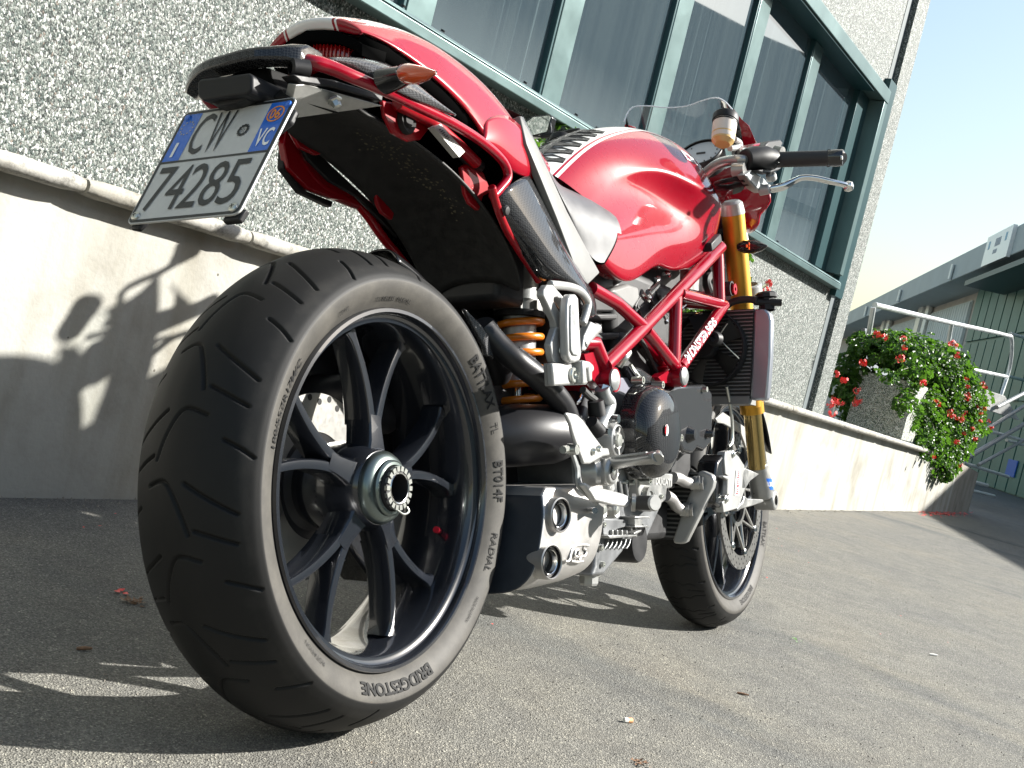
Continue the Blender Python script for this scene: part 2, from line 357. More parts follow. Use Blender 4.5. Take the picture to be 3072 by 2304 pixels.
def concrete(name, base, stain=.35, pits=True, dark=(.45, .42, .36)):
    m = mat(name, base, .8, 0, .3); nt = m.node_tree; b = bsdf(m); L = nt.links.new
    tc = N(nt, 'ShaderNodeTexCoord')
    n = N(nt, 'ShaderNodeTexNoise'); n.inputs['Scale'].default_value = 4 if pits else 28; n.inputs['Detail'].default_value = 12; n.inputs['Roughness'].default_value = .62 if pits else .78; L(tc.outputs['Object'], n.inputs[0])
    mp = N(nt, 'ShaderNodeMapping'); mp.inputs['Scale'].default_value = (7, 7, .9); L(tc.outputs['Object'], mp.inputs[0])
    ns = N(nt, 'ShaderNodeTexNoise'); ns.inputs['Scale'].default_value = 1.2; ns.inputs['Detail'].default_value = 5; L(mp.outputs[0], ns.inputs[0])
    r = N(nt, 'ShaderNodeValToRGB'); setramp(r, [(.28, tuple(x*(1-stain)*k for x, k in zip(base, (1, .96, .9)))), (.5, base), (.75, tuple(min(1, x*1.1) for x in base))]); L(n.outputs[0], r.inputs[0])
    r2 = N(nt, 'ShaderNodeValToRGB'); setramp(r2, [(.35, (.82, .80, .75)), (.5, (1, 1, 1)), (.8, (1.05, 1.05, 1.04))]); L(ns.outputs[0], r2.inputs[0])
    mx = N(nt, 'ShaderNodeMix', data_type='RGBA', blend_type='MULTIPLY'); mx.inputs[0].default_value = 1; L(r.outputs[0], mx.inputs[6]); L(r2.outputs[0], mx.inputs[7])
    out = mx.outputs[2]
    if pits:
        v = N(nt, 'ShaderNodeTexVoronoi'); v.inputs['Scale'].default_value = 17; L(tc.outputs['Object'], v.inputs[0])
        sx = N(nt, 'ShaderNodeSeparateColor'); L(v.outputs['Color'], sx.inputs[0])
        gt = N(nt, 'ShaderNodeMath', operation='GREATER_THAN'); gt.inputs[1].default_value = .72; L(sx.outputs[0], gt.inputs[0])
        lt = N(nt, 'ShaderNodeMath', operation='LESS_THAN'); lt.inputs[1].default_value = .055; L(v.outputs['Distance'], lt.inputs[0])
        ml = N(nt, 'ShaderNodeMath', operation='MULTIPLY'); L(gt.outputs[0], ml.inputs[0]); L(lt.outputs[0], ml.inputs[1])
        m3 = N(nt, 'ShaderNodeMix', data_type='RGBA'); L(ml.outputs[0], m3.inputs[0]); L(out, m3.inputs[6]); m3.inputs[7].default_value = (.12, .11, .09, 1); out = m3.outputs[2]
    L(out, b.inputs['Base Color'])
    n2 = N(nt, 'ShaderNodeTexNoise'); n2.inputs['Scale'].default_value = 90; n2.inputs['Detail'].default_value = 6; L(tc.outputs['Object'], n2.inputs[0])
    bp = N(nt, 'ShaderNodeBump'); bp.inputs['Strength'].default_value = .35; bp.inputs['Distance'].default_value = .003; L(n2.outputs[0], bp.inputs['Height']); L(bp.outputs[0], b.inputs['Normal'])
    return m
M['concrete'] = concrete('smooth_concrete', (.36, .355, .325), .30)
M['coping'] = concrete('weathered_coping', (.34, .33, .30), .85, False)
M['concrete2'] = concrete('rough_concrete', (.27, .25, .215), .4)
M['green_frame'] = mat('green_anodised_frame', (.13, .195, .195), .33, .5, .5, vary=(6, .06, .05))
M['green_dark'] = mat('dark_green_metal', (.016, .055, .062), .4, .3, .5)
M['black_gap'] = mat('dark_joint', (.02, .02, .02), .8)

def glass():
    m = mat('dusty_window', (.10, .125, .14), .04, 0, .5, 0, ior=3.2); nt = m.node_tree; b = bsdf(m); L = nt.links.new
    tc = N(nt, 'ShaderNodeTexCoord'); mp = N(nt, 'ShaderNodeMapping'); mp.inputs['Scale'].default_value = (9, 9, .25); L(tc.outputs['Object'], mp.inputs[0])
    n = N(nt, 'ShaderNodeTexNoise'); n.inputs['Scale'].default_value = 2.2; n.inputs['Detail'].default_value = 6; L(mp.outputs[0], n.inputs[0])
    # thin pale drip lines
    mp2 = N(nt, 'ShaderNodeMapping'); mp2.inputs['Scale'].default_value = (22, 22, .12); L(tc.outputs['Object'], mp2.inputs[0])
    n2 = N(nt, 'ShaderNodeTexNoise'); n2.inputs['Scale'].default_value = 3; n2.inputs['Detail'].default_value = 2; L(mp2.outputs[0], n2.inputs[0])
    r = N(nt, 'ShaderNodeValToRGB'); setramp(r, [(.3, (.038, .056, .070)), (.7, (.056, .078, .090))]); L(n.outputs[0], r.inputs[0])
    r2 = N(nt, 'ShaderNodeValToRGB'); setramp(r2, [(.62, (0, 0, 0)), (.72, (.045, .06, .06))]); L(n2.outputs[0], r2.inputs[0])
    mx = N(nt, 'ShaderNodeMix', data_type='RGBA', blend_type='ADD'); mx.inputs[0].default_value = 1; L(r.outputs[0], mx.inputs[6]); L(r2.outputs[0], mx.inputs[7])
    # pale foot of each pane: dust with its scattered-light sheen painted in
    sp = N(nt, 'ShaderNodeSeparateXYZ'); L(tc.outputs['Object'], sp.inputs[0])
    mr = N(nt, 'ShaderNodeMapRange'); mr.inputs[1].default_value = 1.55; mr.inputs[2].default_value = 1.33; mr.inputs[3].default_value = 0; mr.inputs[4].default_value = .45; L(sp.outputs[2], mr.inputs[0])
    m3 = N(nt, 'ShaderNodeMix', data_type='RGBA'); L(mr.outputs[0], m3.inputs[0]); L(mx.outputs[2], m3.inputs[6]); m3.inputs[7].default_value = (.16, .19, .20, 1)
    L(m3.outputs[2], b.inputs['Base Color'])
    m4 = N(nt, 'ShaderNodeMapRange'); m4.inputs[1].default_value = .3; m4.inputs[2].default_value = .7; m4.inputs[3].default_value = .01; m4.inputs[4].default_value = .03; L(n.outputs[0], m4.inputs[0]); L(m4.outputs[0], b.inputs['Roughness'])
    return m
M['glass'] = glass()

def wbox(mb, u0, u1, n0, n1, z0, z1, zb=None, zc=None):
    "box in wall axes; zb/zc tilt top and bottom at u1"
    zb = z0 if zb is None else zb; zc = z1 if zc is None else zc
    vs = [WP(u0, n0, z0), WP(u1, n0, zb), WP(u1, n1, zb), WP(u0, n1, z0), WP(u0, n0, z1), WP(u1, n0, zc), WP(u1, n1, zc), WP(u0, n1, z1)]
    return mb.add(vs, [(0, 1, 2, 3), (4, 7, 6, 5), (0, 4, 5, 1), (1, 5, 6, 2), (2, 6, 7, 3), (3, 7, 4, 0)])

# retaining wall ---------------------------------------------------
NW = 1.1046
ctop = lambda u: .657-.0178*u
rw = MB().use(M['concrete']); rw2 = MB().use(M['concrete2'])
wbox(rw, -6, 9.68, NW, NW+.5, -.05, ctop(-6)-.02, -.05, ctop(9.68)-.02)
wall = rw.build('retaining_wall', None, 30)
tag(wall, 'long pale smooth concrete retaining wall under the building, carrying the bike shadow', 'wall')
wbox(rw2, 9.683, 10.75, NW+.004, NW+.5, -.05, .46, -.05, .40); e = rw2.build('end_block', wall, 30)
wbox_ = None
# rounded coping stones with joints
cp = MB().use(M['coping']); edges = [-6, -5.0, -4.0, -3.0, -2.0, -1.0, -.55, .24, .69, 1.69, 2.69, 3.69, 4.69, 5.69, 6.69, 7.69, 8.3]
for a, b_ in zip(edges[:-1], edges[1:]):
    a += .004; b_ -= .004; R = .0185; k = 8; rows = []
    nst = max(2, int((b_-a)/.035))
    for i in range(nst+1):
        u = a+(b_-a)*i/nst; ins = .004 if i in (0, nst) else 0; zt = ctop(u); row = []
        jt = lambda: rnd.uniform(-.0008, .0008)
        for t in range(k+1):
            an = rad(90+180*t/k); row.append(WP(u, NW-.05+R+math.cos(an)*(R-ins)+jt(), zt-R+math.sin(an)*(R-ins)+jt()))
        row.append(WP(u, NW+.16, zt-2*R)); row.append(WP(u, NW+.16, zt-ins)); rows.append(row)
    cp.grid(rows, cv=True)
    for rr in (rows[0], rows[-1]): cp.add(rr, [tuple(range(len(rr)))])
cp.build('coping', wall, 50)

# building ---------------------------------------------------------
NP = 1.17
bld = thing('warehouse_building', 'warehouse building clad in grey and white pebble aggregate with a green framed window band', 'building')
a = MB().use(M['pebble'])
wbox(a, -8, 5.165, NP, NP+.4, .3, 1.28); wbox(a, -8, .3, NP, NP+.4, 1.283, 9)
wbox(a, .303, 5.165, NP, NP+.4, 2.36, 9)
wbox(a, 5.10, 5.165, NP+.003, NP+.4, 1.283, 2.357)
a.build('wall_panel', bld, 30)
a = MB().use(M['pebble']); wbox(a, 5.36, 5.575, NP, NP+.4, .3, 9); wbox(a, 5.3, 5.575, NP+.41, 14, .3, 9); a.build('corner_pilaster', bld, 30)
a = MB().use(mat('grey_joint', (.11, .13, .135), .6)); wbox(a, 5.27, 5.357, NP+.03, NP+.4, .3, 9); a.build('grey_joint_strip', bld, 30)
a = MB().use(M['black_gap']); wbox(a, 5.168, 5.268, NP+.09, NP+.4, .3, 9); a.build('recessed_joint', bld, 30)
a = MB().use(M['green_dark']); wbox(a, 5.125, 5.262, NP-.035, NP+.085, 1.22, 2.45); a.build('dark_green_flashing', bld, 30)
# window band
wf = MB().use(M['green_frame'])
NF = 1.115
wbox(wf, .3, 5.12, NF, NP+.12, 1.255, 1.285)                       # sill nose
wf.prism([WP(.3, NF, 1.288), WP(.3, NF+.012, 1.300), WP(.3, NP+.075, 1.325), WP(.3, NP+.075, 1.288)], wu*4.82)
wbox(wf, .3, 5.12, NF, NP+.14, 2.305, 2.375)                       # head
wbox(wf, 5.055, 5.12, NF+.003, NP+.14, 1.333, 2.303)                # right jamb
wo = wf.build('window_frame', bld, 30, .003)
ws = MB().use(M['green_dark']); wbox(ws, 4.86, 5.052, NP+.03, NP+.14, 1.333, 2.303); wbox(ws, .3, 4.857, NF+.01, NP+.14, 2.294, 2.3035)
ws.build('window_reveal', wo, 30, .002)
for u in (1.10, 1.28, 1.72, 2.05, 2.2, 2.9, 3.6, 4.1, 4.6): rb = MB().use(M['black']); rb.lathe([(0, .006), (.006, .006), (.007, 0)], WP(u, NP-.02, 1.312), (0, -.4, 1), 10); rb.build('rivet', wo)
mull = [1.24, 1.97, 2.72, 3.43, 4.16]
for u in mull:
    a = MB().use(M['green_frame']); wbox(a, u-.055, u+.062, NP+.040, NP+.07, 1.327, 2.293); a.use(M['green_dark']); wbox(a, u-.070, u-.057, NP+.042, NP+.07, 1.327, 2.293)
    a.build('mullion', wo, 30, .0025)
xs = [.3]+mull+[4.92]
for a_, b_ in zip(xs[:-1], xs[1:]):
    a = MB().use(M['glass']); wbox(a, a_+.045, b_-.045, NP+.062, NP+.070, 1.3, 2.31); a.build('window_pane', wo, 0)
a = MB().use(mat('window_vent_label', (.12, .17, .16), .4)); wbox(a, 1.02, 1.165, NP+.056, NP+.060, 1.42, 1.9); a.build('vent_flap', wo, 0)

# far building on the right -----------------------------------------
FB0 = V((22.4, 1.32, 0)); fd = V((math.cos(rad(20.6)), math.sin(rad(20.6)), 0)); fn = V((-fd.y, fd.x, 0))   # facade direction, normal toward us
def FP(t, n, z): return FB0 + fd*t + fn*n + V((0, 0, z))
def fbox(mb, t0, t1, n0, n1, z0, z1):
    vs = [FP(t0, n0, z0), FP(t1, n0, z0), FP(t1, n1, z0), FP(t0, n1, z0), FP(t0, n0, z1), FP(t1, n0, z1), FP(t1, n1, z1), FP(t0, n1, z1)]
    return mb.add(vs, [(0, 3, 2, 1), (4, 5, 6, 7), (0, 1, 5, 4), (1, 2, 6, 5), (2, 3, 7, 6), (3, 0, 4, 7)])
M['fascia'] = mat('grey_blue_fascia', (.34, .40, .41), .5, 0, .5, vary=(.8, .1))
M['plaster'] = mat('beige_plaster', (.48, .45, .40), .8, vary=(2, .12))
M['door_green'] = mat('green_corrugated_door', (.06, .17, .15), .45, .2, .5, vary=(1.5, .15))
M['shutter'] = mat('grey_ribbed_glazing', (.55, .62, .62), .5, vary=(1.5, .1))
M['galv'] = mat('galvanised_steel', (.66, .68, .67), .38, .6, .5, vary=(9, .15, .1))
fb = thing('far_workshop', 'long grey workshop building with green ribbed doors beyond the steps', 'building')
a = MB().use(M['plaster']); fbox(a, -3, 60, -9, -.02, 0, 5.15); a.build('wall', fb, 30)
a = MB().use(M['fascia']); fbox(a, -3, 62, -.3, .9, 4.70, 5.32); a.build('roof_fascia', fb, 30, .02)
a = MB().use(M['green_dark']); fbox(a, -3, 5.3, -.1, 1.0, 4.33, 4.45); a.build('door_canopy', fb, 30)
for t in (7.6, 15.3, 22.8, 30): a = MB().use(M['galv']); a.tube([FP(t, .95, 5.1), FP(t, .95, 4.72)], .05, 8); a.build('roof_spout', fb)
for t in (15.1, 22.6, 31): 
    a = MB().use(M['galv']); a.tube([FP(t-.7, .1, 4.7), FP(t-.7, .1, 0)], .11, 10); fbox(a, t-.35, t+.35, 0, .25, 0, 4.7); a.build('downpipe', fb)
for t0, t1 in ((8.9, 14.2), (15.9, 21.7), (23.4, 30)):
    a = MB().use(M['shutter']); k = int((t1-t0)/.3)
    for i in range(k):
        x = t0+(t1-t0)*i/k; fbox(a, x+.02, x+(t1-t0)/k-.04, .0, .07, 1.2, 4.45)
    fbox(a, t0, t1, -.01, .03, 1.2, 4.5); a.build('ribbed_window', fb, 0)
a = MB().use(M['door_green'])
for i in range(14):
    x = -3+i*.80; fbox(a, x+.03, x+.74, .0, .09, .02, 1.75); fbox(a, x+.03, x+.74, .0, .09, 1.85, 3.25); fbox(a, x+.03, x+.74, .0, .09, 3.33, 4.68)
fbox(a, -3, 8.3, -.01, .04, 0, 4.69); a.build('sliding_door', fb, 0)
a = MB().use(M['white']); fbox(a, 2.0, 4.15, .9, .98, 4.66, 5.34)
a.use(mat('sign_blue_print', (.25, .48, .62), .5))
for t_, z_ in ((3.75, 5.12), (2.35, 5.15)): fbox(a, t_, t_+.14, .98, .984, z_-.10, z_+.08)
a.use(mat('sign_grey_print', (.30, .36, .42), .5))
for k in range(4): fbox(a, 2.85+k*.12, 2.93+k*.12, .98, .984, 5.02, 5.2)
for k in range(3): fbox(a, 3.0+k*.12, 3.08+k*.12, .98, .984, 4.86, 4.95)
a.build('sign_box', fb, 30, .02)
a = MB().use(mat('blue_notice', (.02, .12, .5), .5)); fbox(a, .55, 1.2, .1, .12, .33, .66); a.build('blue_notice', fb, 0)

shed = MB().use(M['fascia']); fbox(shed, -24, -3.2, -9, 0.0, 0, 2.95)  # unseen, added to throw its shadow over the right of the yard
shed.use(M['green_dark']); fbox(shed, -24.1, -3.1, -9.1, .06, 2.953, 3.1)
tag(shed.build('shadow_shed', None, 30), 'unseen low flat shed added beside the workshop to shade the far right ground', 'shed')

# building across the yard (seen only as a reflection in the window band)
op = thing('opposite_warehouse', 'tall warehouse across the yard mirrored in the window glass', 'building')
a = MB().use(mat('opposite_cladding', (.05, .06, .065), .7, vary=(.5, .15)))
a.prism([(x, -21, z) for x, z in [(-12, 0), (110, 0), (110, 14), (80, 20), (62, 19.7), (55, 18.5), (48, 17.2), (42, 16.3), (30, 14.4), (10, 11), (-12, 8)]], (0, -12, 0)); a.build('wall', op, 30)
for i in range(12):
    a = MB().use(M['green_dark']); a.box((-5+i*8.2, -20.95, 3.2), 2.2, .06, 1.6); a.build('window', op, 0)

# steel stairs and railing to the right of the planter ---------------
def GT(mb, a, b, r): mb.tube([a, b], r, 12)
st = thing('steel_steps', 'galvanised tube railing with landing and steps at the end of the wall', 'railing')
r1 = MB().use(M['galv'])
RN = 1.55
top = [WQ((2625, 915), RN), WQ((2850, 968), RN), WQ((3012, 1004), RN)]
c1 = WQ((3035, 1020), RN); c2 = WQ((3030, 1100), RN); c3 = WQ((3002, 1190), RN)
r1.tube(cr([top[0], top[1], top[2], c1, c2, c3], 6), .021, 12)
GT(r1, WQ((2620, 922), RN), WQ((2600, 1040), RN), .02)
GT(r1, WQ((2856, 968), RN), WQ((2836, 1078), RN), .019)
GT(r1, WQ((2590, 1040), RN), WQ((3020, 1130), RN), .019)
r1.build('railing', st)
r2 = MB().use(M['galv']); GT(r2, WQ((3030, 1000), 2.3), WQ((3300, 1080), 2.3), .024); GT(r2, WQ((3010, 1125), 2.3), WQ((3300, 1200), 2.3), .024); r2.build('rear_railing', st)
pl = MB().use(M['alu_paint'])
q = [WQ((2930, 1160), 1.5), WQ((3015, 1188), 1.5), WQ((3060, 1262), 1.5), WQ((2940, 1222), 1.5)]
pl.prism(q, wn*.05); pl.build('landing_plate', st, 30, .004)
sg = MB().use(M['alu_dark'])
for (p0, p1, r) in [((2905, 1372), (3110, 1250), .028), ((2935, 1395), (3110, 1300), .02), ((2925, 1310), (3110, 1195), .024), ((2990, 1222), (3110, 1160), .024)]: GT(sg, WQ(p0, 1.45), WQ(p1, 1.45), r)
sg.build('stringer', st)
for (p0, p1) in [((2888, 1388), (3025, 1430)), ((2900, 1440), (2962, 1456)), ((2900, 1468), (2982, 1488)), ((2960, 1290), (3072, 1322)), ((3020, 1320), (3080, 1338))]:
    t_ = MB().use(M['galv']); GT(t_, WQ(p0, 1.5), WQ(p1, 1.5), .02); t_.build('step_tread', st)
sp_ = MB().use(mat('stair_back_panel', (.22, .24, .26), .5)); sp_.prism([WQ((2595, 985), 2.6), WQ((2880, 1040), 2.6), WQ((2900, 1180), 2.6), WQ((2595, 1180), 2.6)], wn*.04); sp_.build('grey_panel', st, 0)

# planters and geraniums ------------------------------------------------
def leafmat(name, a, b):
    m = mat(name, a, .45, 0, .5); nt = m.node_tree; bs = bsdf(m); oi = N(nt, 'ShaderNodeTexCoord'); n = N(nt, 'ShaderNodeTexNoise'); n.inputs['Scale'].default_value = 9; n.inputs['Detail'].default_value = 4
    nt.links.new(oi.outputs['Object'], n.inputs[0]); r = N(nt, 'ShaderNodeValToRGB'); setramp(r, [(.35, a), (.65, b)]); nt.links.new(n.outputs[0], r.inputs[0]); nt.links.new(r.outputs[0], bs.inputs['Base Color'])
    bs.inputs['Subsurface Weight'].default_value = 0
    # leaves let some light through
    tr = N(nt, 'ShaderNodeBsdfTranslucent'); tr.inputs[0].default_value = (b[0]*1.5, b[1]*1.6, b[2], 1); ms = N(nt, 'ShaderNodeMixShader'); ms.inputs[0].default_value = .35
    out = nt.nodes['Material Output']; nt.links.new(bs.outputs[0], ms.inputs[1]); nt.links.new(tr.outputs[0], ms.inputs[2]); nt.links.new(ms.outputs[0], out.inputs[0]); return m
M['leaf'] = leafmat('geranium_leaf', (.018, .055, .009), (.065, .145, .018))
M['flower'] = mat('geranium_petal', (.75, .03, .025), .5, vary=(30, .2))
M['stem'] = mat('geranium_stem', (.12, .15, .05), .6)
def leaf(mb, c, nrm, r, rn):
    nrm = nrm.normalized(); u = nrm.orthogonal().normalized(); a0 = rn.uniform(0, 6.3); v = nrm.cross(u); pts = []
    for k in range(15):
        a = a0+2*math.pi*k/15; rr = r*(1 if k % 3 else .72)*(.9+.2*rn.random()); 
        if k == 0: rr = r*.25
        pts.append(c+(u*math.cos(a)+v*math.sin(a))*rr + nrm*(.25*r*((k % 3) == 0) + rn.uniform(-.1, .1)*r))
    o = [c-nrm*.15*r]+pts
    mb.add(o, [(0, i, i % 15+1) for i in range(1, 16)])
def flower(mb, c, r, rn):
    for _ in range(13):
        d = V((rn.gauss(0, 1), rn.gauss(0, 1), rn.gauss(0, .8))).normalized(); cc = c+d*r*rn.uniform(.4, 1); u = d.orthogonal().normalized(); v = d.cross(u)
        for k in range(5):
            a = 2*math.pi*k/5+rn.random()*.3; e = u*math.cos(a)+v*math.sin(a); f = d.cross(e)
            s = r*.42; mb.add([cc, cc+e*s*.6+f*s*.28, cc+e*s+d*s*.1, cc+e*s*.6-f*s*.28], [(0, 1, 2, 3)])
def geranium(name, label, blobs, nleaf, flowers, seed, lr=(.018, .034), fr=.03):
    rn = random.Random(seed); ro = thing(name, label, 'plant')
    lf = MB().use(M['leaf']); stm = MB().use(M['stem'])
    tot = sum(b[1].x*b[1].y*b[1].z for b in blobs)
    for c, rx, rrot in blobs:
        k = int(nleaf*(rx.x*rx.y*rx.z)/tot)
        for _ in range(k):
            d = V((rn.gauss(0, 1), rn.gauss(0, 1), rn.gauss(0, 1))).normalized(); rr = rn.random()**.33
            if rn.random() < .2: rr *= rn.uniform(1, 1.25)
            o = V((d.x*rx.x*rr, d.y*rx.y*rr, d.z*rx.z*rr)); p = c + wu*o.x + wn*o.y + V((0, 0, o.z))
            nr = (wu*d.x + wn*d.y + V((0, 0, d.z+.8)) + V((rn.gauss(0, .5), rn.gauss(0, .5), rn.gauss(0, .4))))
            leaf(lf, p, nr, rn.uniform(*lr), rn)
            if rn.random() < .12: stm.tube([c, (c+p)/2+V((0, 0, .02)), p], .0022, 4, False)
    lf.build('foliage', ro, 0); 
    if stm.v: stm.build('stem', ro, 0)
    for q in flowers:
        c, r = q if isinstance(q, tuple) else (q, fr*rn.uniform(.7, 1.2))
        fm = MB().use(M['flower']); flower(fm, c, r, rn); fm.use(M['stem']); fm.tube([c-V((0, 0, r*.3)), c-V((0, 0, r*1.5))+wn*.03], .002, 4, False); fm.build('flower_head', ro, 0)
    return ro
# main planter
pu0, pu1 = 6.05, 6.72
pb = MB().use(M['pebble_small'])
zc = ctop(7.45)+.004; wbox(pb, 7.42, 7.84, NW+.02, NW+.44, zc+.004, zc+.43)
pb.use(mat('potting_soil', (.03, .022, .015), .9)); wbox(pb, 7.46, 7.80, NW+.06, NW+.40, zc+.431, zc+.435)
tag(pb.build('flower_planter', None, 30, .012), 'square aggregate concrete planter on the right end of the wall, overflowing with geraniums', 'planter')
fl = []
rn = random.Random(3)
for q in [(2632, 1002), (2648, 1012), (2712, 1018), (2710, 1045), (2700, 1072), (2588, 1092), (2867, 1040), (2872, 1062), (2855, 1028), (2895, 1140), (2900, 1160), (2905, 1185), (2770, 1145), (2765, 1143), (2890, 1235), (2848, 1235), (2858, 1250), (2820, 1212), (2812, 1200), (2870, 1258), (2885, 1255), (2935, 1225), (2945, 1240), (2955, 1222), (2862, 1328), (2870, 1325), (2912, 1288), (2895, 1302), (2925, 1320), (2807, 1370), (2880, 1395), (2965, 1262), (2970, 1278), (2940, 1265), (2950, 1150), (2955, 1165), (2905, 1200)]:
    fl.append((WQ((q[0]+rn.uniform(-4, 4), q[1]+rn.uniform(-4, 4)), NW-.15+rn.uniform(-.05, .03)), rn.uniform(.020, .032)))
for q in [(2510, 1122), (2532, 1140), (2505, 1200), (2522, 1208), (2570, 1172), (2575, 1200), (2566, 1208), (2493, 1212), (2497, 1240)]:
    fl.append((WQ(q, NW+.33), .034))
def WB(q, n, sx, sy, sz): return (WQ(q, n), V((sx, sy, sz)), 0)
bl = [WB((2640, 1052), NW+.36, .40, .24, .12), WB((2715, 1062), NW+.24, .60, .26, .16), WB((2800, 1100), NW+.16, .9, .28, .20), WB((2852, 1180), NW+.10, 1.0, .24, .26), WB((2868, 1260), NW+.04, .95, .18, .26), WB((2848, 1340), NW-.0, .7, .14, .22), WB((2832, 1400), NW-.05, .42, .09, .12), WB((2780, 1240), NW+.02, .45, .10, .22), WB((2800, 1320), NW-.03, .5, .09, .16),
      WB((2560, 1110), NW+.50, .25, .14, .12), WB((2545, 1165), NW+.50, .24, .14, .16), WB((2560, 1225), NW+.50, .2, .12, .14), WB((2750, 1110), NW+.02, .35, .08, .09), WB((2740, 1180), NW-.0, .22, .05, .16), WB((2700, 1190), NW+.06, .10, .06, .10), WB((2718, 1222), NW-.0, .12, .04, .10), WB((2665, 1130), NW+.1, .08, .10, .06)]
geranium('trailing_geranium', 'bushy trailing geranium with red flowers spilling over the planter at the wall end', bl, 6400, fl, 11, (.022, .042))
# second planter behind the front wheel of the bike, third near the mirror: only flower tips show past the bike
def small_planter(u0, u1, label, glabel, tips, blobs, seed):
    p_ = MB().use(M['pebble_small']); z_ = ctop(u0)+.004; wbox(p_, u0, u1, NW+.015, NW+.055, z_, z_+.2)
    tag(p_.build('flower_planter', None, 30, .01), label, 'planter')
    ro = geranium('potted_geranium', glabel, blobs, 190, tips, seed, (.016, .03)); tr = MB().use(M['stem']); z_ += .2
    base = WP((u0+u1)/2+.05, NW+.035, z_-.01)
    pts = sorted([b[0] for b in blobs]+[t[0] for t in tips], key=lambda p: p.z); pts = [p for p in pts if p.z > z_]
    for k, p in enumerate(pts): tr.tube(cr([base, (base+p)/2+wu*rnd.uniform(-.04, .04), p], 6), .0028, 5, False)
    tr.build('trailing_stem', ro, 0)
small_planter(3.2, 3.7, 'low planter on the wall hidden behind the fork', 'geranium with a few red heads showing beside the gold fork and radiator',
    [(WQ((2228, 846), NW+.03), .026), (WQ((2262, 858), NW+.03), .022), (WQ((2305, 850), NW+.03), .026), (WQ((2300, 872), NW+.03), .022), (WQ((2258, 875), NW+.03), .02)],
    [WB((2238, 778), NW+.03, .07, .02, .04), WB((2240, 838), NW+.03, .05, .02, .035), (WP(3.45, NW+.04, .80), V((.22, .03, .12)), 0), (WP(3.58, NW+.04, .98), V((.10, .03, .12)), 0)], 5)
small_planter(1.55, 1.95, 'low planter on the wall hidden behind the tank', 'geranium with pale green leaf tips showing behind the mirror',
    [], [WB((1700, 390), NW+.03, .06, .02, .03), WB((1612, 425), NW+.03, .025, .015, .018), (WP(1.85, NW+.04, .86), V((.14, .03, .14)), 0), (WP(1.88, NW+.04, 1.06), V((.08, .03, .14)), 0)], 6)

# fallen petals, leaf litter -------------------------------------------
pm = MB().use(M['flower']); rn = random.Random(21)
def petal(mb, c, s):
    a = rn.uniform(0, 6.3); u = V((math.cos(a), math.sin(a), rn.uniform(-.2, .3))); v = V((-math.sin(a), math.cos(a), rn.uniform(-.2, .3)))
    mb.add([c+u*s, c+v*s*.6, c-u*s+V((0, 0, s*.3)), c-v*s*.6], [(0, 1, 2), (0, 2, 3)])
for _ in range(150):
    q = (2745+rn.gauss(80, 42), 1540+rn.gauss(2, 5)); petal(pm, GQ(q)+V((0, 0, .006)), rn.uniform(.008, .02))
for q in [(2330, 1587), (2334, 1617), (2345, 1640), (2390, 1570), (2480, 1560), (2290, 1560), (2395, 1655), (2425, 1690), (2668, 1716), (2702, 1850), (2842, 1930), (2640, 1905), (2300, 1735), (1475, 1876)]:
    petal(pm, GQ(q)+V((0, 0, .003)), .004)
for q, s in [((300, 1582), .006), ((250, 1586), .004), ((345, 1545), .004), ((350, 1780), .009), ((375, 1786), .009), ((362, 1775), .008), ((620, 1560), .004)]: petal(pm, GQ(q)+V((0, 0, .003)), s)
po = pm.build('fallen_petals', None, 0); po['kind'] = 'stuff'
gr = MB().use(mat('grit', (.22, .20, .17), .9, vary=(200, .5)))
for _ in range(900):
    u_ = rn.uniform(-.1, 9.5); c = WP(u_, NW-abs(rn.gauss(0, .03))-.003, .002); s = rn.uniform(.001, .004); gr.add([c+V((s, 0, 0)), c+V((0, s, 0)), c-V((s, s, 0)), c+V((0, 0, s*1.4))], [(0, 1, 3), (1, 2, 3), (2, 0, 3)])
for _ in range(1300):
    q = (rn.uniform(0, 3072), 1640+(2304-1640)*rn.random()); c = GQ(q); s = rn.uniform(.0006, .0019); gr.add([c+V((s, 0, 0)), c+V((0, s, 0)), c-V((s, s, 0)), c+V((0, 0, s*1.3))], [(0, 1, 3), (1, 2, 3), (2, 0, 3)])
go = gr.build('ground_grit', None, 0); go['kind'] = 'stuff'
ck = MB().use(mat('asphalt_crack', (.03, .03, .028), .95)); rn = random.Random(44)
for q0, q1 in (((2880, 1588), (3090, 1650)),):
    a_, b_ = GQ(q0), GQ(q1); n_ = 40; pts = [a_.lerp(b_, k/n_)+V((rn.uniform(-.01, .01), rn.uniform(-.01, .01), .004)) for k in range(n_+1)]; d_ = (b_-a_).normalized(); e_ = V((-d_.y, d_.x, 0))
    ck.grid([[p-e_*(.006+rn.uniform(0, .01)) for p in pts], [p+e_*(.006+rn.uniform(0, .01)) for p in pts]])
ck_o = ck.build('road_crack', None, 0); ck_o['kind'] = 'structure'
M['dry_leaf'] = mat('dry_leaf', (.20, .11, .06), .7, vary=(200, .4)); M['green_leaf'] = mat('fresh_leaf', (.16, .30, .10), .5, vary=(200, .4))
M['filter'] = mat('cigarette_filter', (.75, .36, .16), .7); M['paper'] = mat('cigarette_paper', (.75, .73, .68), .7)
